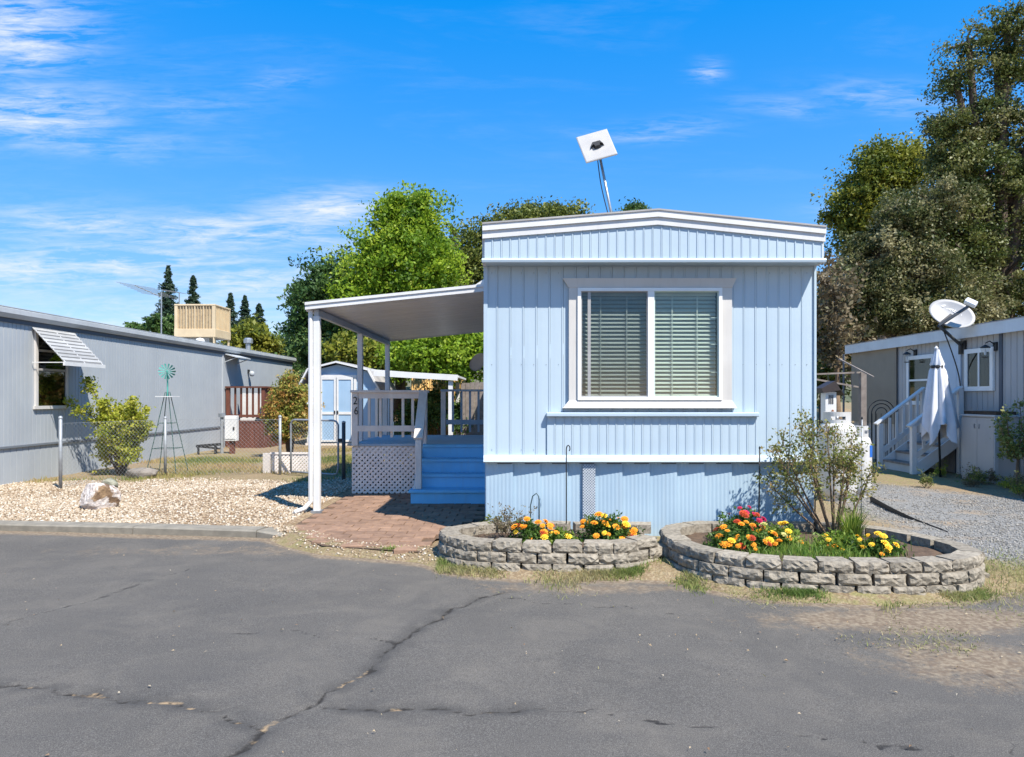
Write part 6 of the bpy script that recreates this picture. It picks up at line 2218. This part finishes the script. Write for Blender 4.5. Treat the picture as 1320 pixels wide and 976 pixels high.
def rwindow(px0, px1, py0, py1, vertical, name='window'):
    y1_, y0_ = RXW * F / (px0 - CX), RXW * F / (px1 - CX)
    Ym = (y0_ + y1_) / 2
    z1_, z0_ = ZP(py0, Ym), ZP(py1, Ym)
    w_ = MB().box(RXW - .008, RXW - .003, y0_, y1_, z0_, z1_).build(name, DARK, rh)
    t_ = .085
    m_ = MB()
    m_.box(RXW - .05, RXW - .002, y0_, y1_, z1_ - t_, z1_)
    m_.box(RXW - .05, RXW - .002, y0_, y1_, z0_, z0_ + t_)
    m_.box(RXW - .05, RXW - .002, y0_, y0_ + t_, z0_ + t_, z1_ - t_)
    m_.box(RXW - .05, RXW - .002, y1_ - t_, y1_, z0_ + t_, z1_ - t_)
    m_.build('window_frame', VINYL, w_)
    if vertical:
        MB().box(RXW - .042, RXW - .022, Ym - .02, Ym + .02, z0_ + t_ + .001, z1_ - t_ - .001).build('mullion', VINYL, w_)
        for a_, b_ in ((y0_ + t_, Ym - .021), (Ym + .021, y1_ - t_)):
            MB().box(RXW - .03, RXW - .026, a_, b_, z0_ + t_, z1_ - t_).build('pane', GREYG, w_)
    else:
        zm = (z0_ + z1_) / 2
        MB().box(RXW - .042, RXW - .022, y0_ + t_ + .001, y1_ - t_ - .001, zm - .02, zm + .02).build('mullion', VINYL, w_)
        for a_, b_ in ((z0_ + t_, zm - .021), (zm + .021, z1_ - t_)):
            MB().box(RXW - .03, RXW - .026, y0_ + t_, y1_ - t_, a_, b_).build('pane', GREYG, w_)
    return w_


rwindow(1246, 1283, 449, 504, True)
rwindow(1171, 1206, 458, 522, False)
dy1, dy0 = RXW * F / (1212 - CX), RXW * F / (1240 - CX)
dr = MB().box(RXW - .03, RXW - .002, dy0, dy1, .76, ZP(437, 14.1)).build('door', PALEDOOR, rh)
for a_, b_ in ((.95, 1.5), (1.62, 2.35)):
    MB().box(RXW - .036, RXW - .0301, dy0 + .13, dy1 - .13, a_, b_).build('door_panel', PALEDOOR, dr)
MB().lathe([(.02, 0), (.03, .03), (.025, .06), (0, .065)], (RXW - .03, dy0 + .07, 1.58), 10, (-1, 0, 0)).build('handle', STEEL, dr, smooth=True)
# wall lanterns
LGLASS = glass_mat('clear_lantern_glass', (0.93, 0.92, 0.90), 0.04)
for px, py, lab in ((1169, 459, 'black glass wall lantern left of the tall window on the grey home'), (1270, 451, 'black glass wall lantern over the small window of the grey home')):
    Y_ = (RXW - .2) * F / (px - CX)
    c = P(px, py, Y_)
    ln = thing('wall_lantern', lab, 'wall light', (RXW, Y_, c.z))
    MB().box(RXW - .03, RXW - .002, Y_ - .05, Y_ + .05, c.z - .02, c.z + .14).build('back_plate', BLACK, ln)
    MB().tube([(RXW - .03, Y_, c.z + .10), (RXW - .12, Y_, c.z + .16), (c.x, Y_, c.z + .12)], .010, 6).build('arm', BLACK, ln)
    MB().lathe([(.0, .10), (.05, .07), (.085, .045), (.085, .035)], (c.x, Y_, c.z), 8).build('cap', BLACK, ln)
    MB().lathe([(.055, -.13), (.075, .035)], (c.x, Y_, c.z), 8).build('glass', LGLASS, ln)
    MB().lathe([(0, -.15), (.06, -.14), (.06, -.128), (0, -.125)], (c.x, Y_, c.z), 8).build('base', BLACK, ln)
    MB().lathe([(0, -.1), (.02, -.09), (.022, -.02), (0, .02)], (c.x, Y_, c.z), 8).build('bulb', VINYL, ln)

# steps to the right home
sp_ = thing('entry_steps', 'white railed wooden steps up to the pale door of the grey home', 'steps', (8.2, 14.3, 0))
sy0, sy1 = 13.70, 14.95
sx0 = 7.78
for i in range(4):
    x_ = sx0 + .26 * i
    z_ = .19 * (i + 1)
    MB().box(x_, RXW - .06 if i == 3 else x_ + .29, sy0 + .06, sy1 - .06, z_ - .04, z_).build('tread', WG, sp_)
    MB().box(x_ + .02, x_ + .04, sy0 + .07, sy1 - .07, z_ - .19, z_ - .041).build('riser', GREYT, sp_)
for yv, lab in ((sy0, 0), (sy1, 1)):
    xa_, xb_ = sx0 - .03, RXW - .08
    MB().box(xa_ - .045, xa_ + .045, yv - .045, yv + .045, -.03, .95).build('newel', WHITE, sp_)
    MB().box(xb_ - .045, xb_ + .045, yv - .045, yv + .045, .0, 1.68).build('newel', WHITE, sp_)
    MB().obox((xa_ - .10, yv, .94), (xb_ + .02, yv, 1.72), .13, .035).build('handrail', WHITE, sp_)
    MB().obox((xa_ + .05, yv, .36), (xb_ - .05, yv, 1.03), .035, .10).build('lower_rail', WHITE, sp_)
    MB().obox((xa_ + .05, yv + (.02 if not lab else -.02), .06), (xb_ - .05, yv + (.02 if not lab else -.02), .66), .035, .22).build('stringer', WHITE, sp_)
    for t in (.2, .36, .52, .68, .84):
        x_ = xa_ + (xb_ - xa_) * t
        z_ = .94 + .78 * t
        MB().box(x_ - .025, x_ + .025, yv - .056, yv - .019, z_ - .60, z_ - .02).build('baluster', WHITE, sp_)

# closed umbrella
ux_, uy_ = XP(1211, 13.25), 13.25
um = thing('patio_umbrella', 'closed pale canvas umbrella on a dark pole by the white steps', 'umbrella', (ux_, uy_, 0))
MB().tube([(ux_ + .02, uy_, -.03), (ux_ - .06, uy_, 2.44)], .020, 8).build('pole', BLACK, um, smooth=True)
n = 40
prof = [(2.42, .035), (2.30, .065), (2.14, .12), (2.09, .10), (2.02, .12), (1.7, .17), (1.35, .22), (1.0, .26), (.82, .27)]
vs, fs = [], []
for j, (z_, r_) in enumerate(prof):
    for i in range(n):
        a = 2 * math.pi * i / n
        f_ = 1 + (.28 if j > 3 else .12) * math.cos(a * 8 + j * .12) + .10 * math.sin(a * 3 + j * .3)
        zz_ = z_ + (.16 * math.cos(a * 4 + .8) + .06 * math.sin(a * 3) if j == len(prof) - 1 else 0)
        lean_ = -.06 * (z_ / 2.4) + .02
        vs.append((ux_ + lean_ + math.cos(a) * r_ * f_, uy_ + math.sin(a) * r_ * f_ * .85, zz_))
for j in range(len(prof) - 1):
    for i in range(n):
        fs.append((j * n + i, j * n + (i + 1) % n, (j + 1) * n + (i + 1) % n, (j + 1) * n + i))
MB().add(vs, fs).build('canopy', CLOTH, um, smooth=True)
MB().lathe([(.10, 0), (.105, .03), (.10, .06)], (ux_ - .05, uy_, 2.06), 16).build('tie_strap', BLACK, um)
MB().lathe([(.03, 0), (.035, .03), (0, .07)], (ux_ - .06, uy_, 2.42), 10).build('finial', WHITE, um)

# storage cabinet
cb = thing('storage_cabinet', 'waist-high grey wooden storage cabinet by the white steps', 'cabinet', (8.5, 12.6, 0))
c0x, c0y, c1y, cz = 8.30, 12.15, 13.08, 1.20
MB().box(c0x + .01, RXW - .03, c0y + .01, c1y - .01, -.03, cz - .03).build('carcass', GREYR, cb)
for a_, b_ in ((c0y + .02, (c0y + c1y) / 2 - .004), ((c0y + c1y) / 2 + .004, c1y - .02)):
    d_ = MB().box(c0x - .012, c0x + .009, a_, b_, .06, cz - .06).build('door', GREYR, cb)
    MB().box(c0x - .03, c0x - .0121, (c0y + c1y) / 2 + (.05 if a_ > 12.5 else -.07), (c0y + c1y) / 2 + (.07 if a_ > 12.5 else -.05), .95, 1.03).build('handle', STEEL, d_)
MB().box(c0x - .012, c0x + .05, c0y - .012, c0y + .009, -.03, cz - .03).build('corner_trim', GREYT, cb)
MB().box(c0x - .03, RXW - .03, c0y - .03, c1y + .03, cz - .029, cz + .0).build('top_board', GREYT, cb)
MB().box(c0x + .03, RXW - .06, c0y + .03, c1y - .03, cz + .001, cz + .06).build('leaf_covered_mat', mat('dry_leaf_cover', (.10, .065, .04), (.05, .035, .025), 18, rough=1, bmp=.8), cb)

# big satellite dish with lettering
dc3 = P(1227, 404, 13.35)
mnt = Vector((RXW - .01, 13.72, ZP(446, 13.7)))
dn = Vector((-.30, -.80, .52)).normalized()
sdh = thing('satellite_dish', 'large grey satellite dish with white lettering above the right home', 'satellite dish', mnt)
side = dn.cross(Vector((0, 0, 1))).normalized()        # image right
upv = side.cross(dn).normalized()
if side.x < 0:
    side = -side
tiltd = Matrix.Rotation(R(38), 3, dn)
sx_ = tiltd @ side
sy_ = tiltd @ upv
if sy_.z < 0:
    sy_ = -sy_
# make text/dish roll clockwise as seen from the front
if sx_.z > 0:
    tiltd = Matrix.Rotation(R(-38), 3, dn)
    sx_ = tiltd @ side
    sy_ = tiltd @ upv
m = MB()
n, rings = 36, 7
ra, rb_ = .41, .30


def dish_pt(u_, a, back=0):
    return dc3 + sx_ * math.cos(a) * ra * u_ + sy_ * math.sin(a) * rb_ * u_ - dn * (.075 * (1 - u_ * u_) + back)


vs, fs = [], []
for bk in (0, .012):
    for j in range(rings + 1):
        u_ = max(.001, j / rings)
        for i in range(n):
            vs.append(dish_pt(u_, 2 * math.pi * i / n, bk))
for l in (0, 1):
    o0 = l * (rings + 1) * n
    for j in range(rings):
        for i in range(n):
            q_ = (o0 + j * n + i, o0 + j * n + (i + 1) % n, o0 + (j + 1) * n + (i + 1) % n, o0 + (j + 1) * n + i)
            fs.append(q_ if l == 0 else q_[::-1])
o1 = rings * n
o2 = (rings + 1) * n + rings * n
fs += [(o1 + i, o1 + (i + 1) % n, o2 + (i + 1) % n, o2 + i) for i in range(n)]
rfl = m.add(vs, fs).build('reflector', DISHM, sdh, smooth=True)
me = text_mesh('DIRECTV', .105, .002)
me.materials.clear()
me.materials.append(PINKW)
rotm = Matrix((sx_, sy_, dn)).transposed().to_euler()
tp = dc3 + sx_ * .02 + sy_ * .12 - dn * .058
o = place('lettering', me, tp, 0, rfl, rot=rotm)
m = MB()
ct = dc3 - sx_ * .235 + sy_ * .12 - dn * .042
m.add([ct + sx_ * math.cos(a) * .035 + sy_ * math.sin(a) * .045 + dn * .004 for a in np.linspace(0, 6.28, 13)[:-1]], [tuple(range(12))]).build('emblem', PINKW, rfl)
lnb = dc3 + sx_ * .20 + sy_ * .16 + dn * .30
lowp = dc3 - sy_ * .31 - sx_ * .02 + dn * .0
MB().obox(lowp - sy_ * .05, lnb - dn * .05 - sy_ * .06, .05, .035, tuple(dn)).build('feed_arm', mat('dark_grey_arm', (.10, .10, .10), None, 6), sdh)
MB().obox(lnb - sx_ * .10, lnb + sx_ * .10, .10, .11, tuple(sy_)).build('feed_head', VINYL, sdh, bevel=.012)
MB().tube([lowp - sy_ * .05 - dn * .02, Vector((RXW - .30, 13.6, mnt.z + .16)), mnt + Vector((-.05, 0, .02)), mnt + Vector((-.02, 0, -.14))], .030, 8).build('mast', mat('dark_mast', (.075, .08, .085), None, 6), sdh, smooth=True)
MB().obox(lowp - sy_ * .02 - dn * .04, dc3 - dn * .1, .12, .06, tuple(sx_)).build('bracket', BLACK, sdh)
MB().box(RXW - .04, RXW - .003, 13.62, 13.82, mnt.z - .16, mnt.z + .10).build('wall_plate', BLACK, sdh)
MB().tube(catmull([lowp, Vector((RXW - .30, 13.62, mnt.z - .10)), Vector((RXW - .1, 13.7, mnt.z - .6)), Vector((RXW - .04, 13.72, mnt.z - 1.1))], False, 6), .012, 5).build('cable', BLACK, sdh)

# ------------------------------------------------------------------ shed and carport
SY = 22.0
sd_ = thing('garden_shed', 'light blue garden shed with white trimmed barn roof', 'shed', (XP(436, SY), SY, 0))
sxl, sxr = XP(396, SY), XP(487, SY)
sz_w = ZP(500, SY)
prof = [(sxl, .08), (sxr, .08), (sxr, sz_w), (XP(474, SY), ZP(479, SY)), (XP(435, SY), ZP(470, SY)), (XP(402, SY), ZP(478, SY)), (sxl, sz_w)]
MB().prism(prof, 'y', SY, SY + 2.8).build('wall', SHEDB, sd_)
MB().box(sxl - .05, sxr + .05, SY - .03, SY + 2.85, -.05, .08).build('base', RAIL, sd_)
rp_ = [(XP(388, SY), ZP(497, SY)), (XP(399, SY), ZP(476, SY)), (XP(435, SY), ZP(467, SY)), (XP(476, SY), ZP(477, SY)), (XP(492, SY), ZP(506, SY))]
for a_, b_ in zip(rp_[:-1], rp_[1:]):
    pa, pb2 = Vector((a_[0], SY - .16, a_[1])), Vector((b_[0], SY - .16, b_[1]))
    MB().obox(pa, pb2, .05, .11, (0, 1, 0)).add([], []).build('rake_trim', WHITE, sd_)
    m = MB()
    m.add([(a_[0], SY - .14, a_[1]), (b_[0], SY - .14, b_[1]), (b_[0], SY + 2.95, b_[1]), (a_[0], SY + 2.95, a_[1]), (a_[0], SY - .14, a_[1] + .04), (b_[0], SY - .14, b_[1] + .04), (b_[0], SY + 2.95, b_[1] + .04), (a_[0], SY + 2.95, a_[1] + .04)],
          [(0, 3, 2, 1), (4, 5, 6, 7), (0, 1, 5, 4), (1, 2, 6, 5), (2, 3, 7, 6), (3, 0, 4, 7)])
    m.build('roof_panel', ROOFM, sd_)
dxl, dxm, dxr = XP(413, SY), XP(434, SY), XP(456, SY)
dz1 = ZP(487, SY)
for a_, b_ in ((dxl, dxm), (dxm, dxr)):
    d_ = MB().box(a_ + .01, b_ - .01, SY - .04, SY - .002, .12, dz1).build('door', SHEDB, sd_)
    m = MB()
    frame(m, a_ + .012, b_ - .012, .12, dz1, SY - .06, SY - .041, .06)
    m.box(a_ + .072, b_ - .072, SY - .06, SY - .041, .98, 1.06)
    m.build('door_trim', WHITE, d_)
    MB().box((b_ - .07) if a_ == dxl else (a_ + .03), (b_ - .03) if a_ == dxl else (a_ + .07), SY - .08, SY - .061, 1.0, 1.1).build('latch', BLACK, d_)
for x_ in (dxl - .05, dxr + .05, sxl + .04, sxr - .04):
    MB().box(x_ - .04, x_ + .04, SY - .03, SY - .002, .09, dz1 if abs(x_ - dxm) < .7 else sz_w).build('corner_trim', WHITE, sd_)
MB().box(dxl - .1, dxr + .1, SY - .045, SY - .002, dz1 + .004, dz1 + .09).build('door_head', WHITE, sd_)
for a_, b_ in spread(dxr + .09, sxr - .08, .2):
    MB().box(a_ + .006, b_ - .006, SY - .02, SY - .002, .1, sz_w).build('siding_board', SHEDB, sd_)
# carport / patio cover beyond
cp = thing('carport', 'white flat carport beam on posts beside the blue shed', 'carport', (-2, 20.5, 0))
CYY = 20.5
bz0, bz1 = P(478, 484, CYY), P(591, 492, CYY)
MB().obox(P(482, 481, CYY), P(590, 487, CYY), .10, .17, (0, 0, 1)).build('front_beam', WHITE, cp)
MB().add([(bz0.x, CYY + .06, bz0.z + .12), (bz1.x, CYY + .06, bz1.z + .12), (bz1.x, CYY + 3, bz1.z + .12), (bz0.x, CYY + 3, bz0.z + .12),
          (bz0.x, CYY + .06, bz0.z + .18), (bz1.x, CYY + .06, bz1.z + .18), (bz1.x, CYY + 3, bz1.z + .18), (bz0.x, CYY + 3, bz0.z + .18)],
         [(0, 3, 2, 1), (4, 5, 6, 7), (0, 1, 5, 4), (1, 2, 6, 5), (2, 3, 7, 6), (3, 0, 4, 7)]).build('roof_sheet', WHITE, cp)
for px, Y_ in ((581, CYY + .1), (590, CYY + 2.8), (500, CYY + 2.8)):
    x_ = XP(px, Y_)
    MB().box(x_ - .065, x_ + .065, Y_ - .065, Y_ + .065, -.05, ZP(487, CYY) - .09).build('post', WHITE, cp)
# bamboo screen and dry bank beyond
bs = thing('bamboo_screen', 'orange bamboo screen fence under the carport', 'screen fence', (XP(560, 24), 24, .0))
xa_, xb_ = XP(530, 24), XP(600, 24)
for a_, b_ in spread(xa_, xb_, .09):
    MB().tube([((a_ + b_) / 2, 24, .05), ((a_ + b_) / 2, 24, ZP(487, 24))], .043, 7).build('cane', BAMBOO, bs, smooth=True)
for z_ in (.6, 1.5, 2.0):
    MB().box(xa_, xb_, 24.045, 24.08, z_, z_ + .05).build('rail', BROWN, bs)
# grey board fence seen behind the deck rail
gf = thing('board_fence', 'grey board fence behind the carport post', 'fence', (XP(620, 22.5), 22.5, 0))
xa_, xb_ = XP(594, 22.5), XP(660, 22.5)
for a_, b_ in spread(xa_, xb_, .15):
    MB().box(a_ + .004, b_ - .004, 22.5, 22.525, .0, 2.0 + random.uniform(-.02, .02)).build('board', WG, gf)
MB().box(xa_, xb_, 22.526, 22.57, 1.6, 1.7).build('rail', WG, gf)
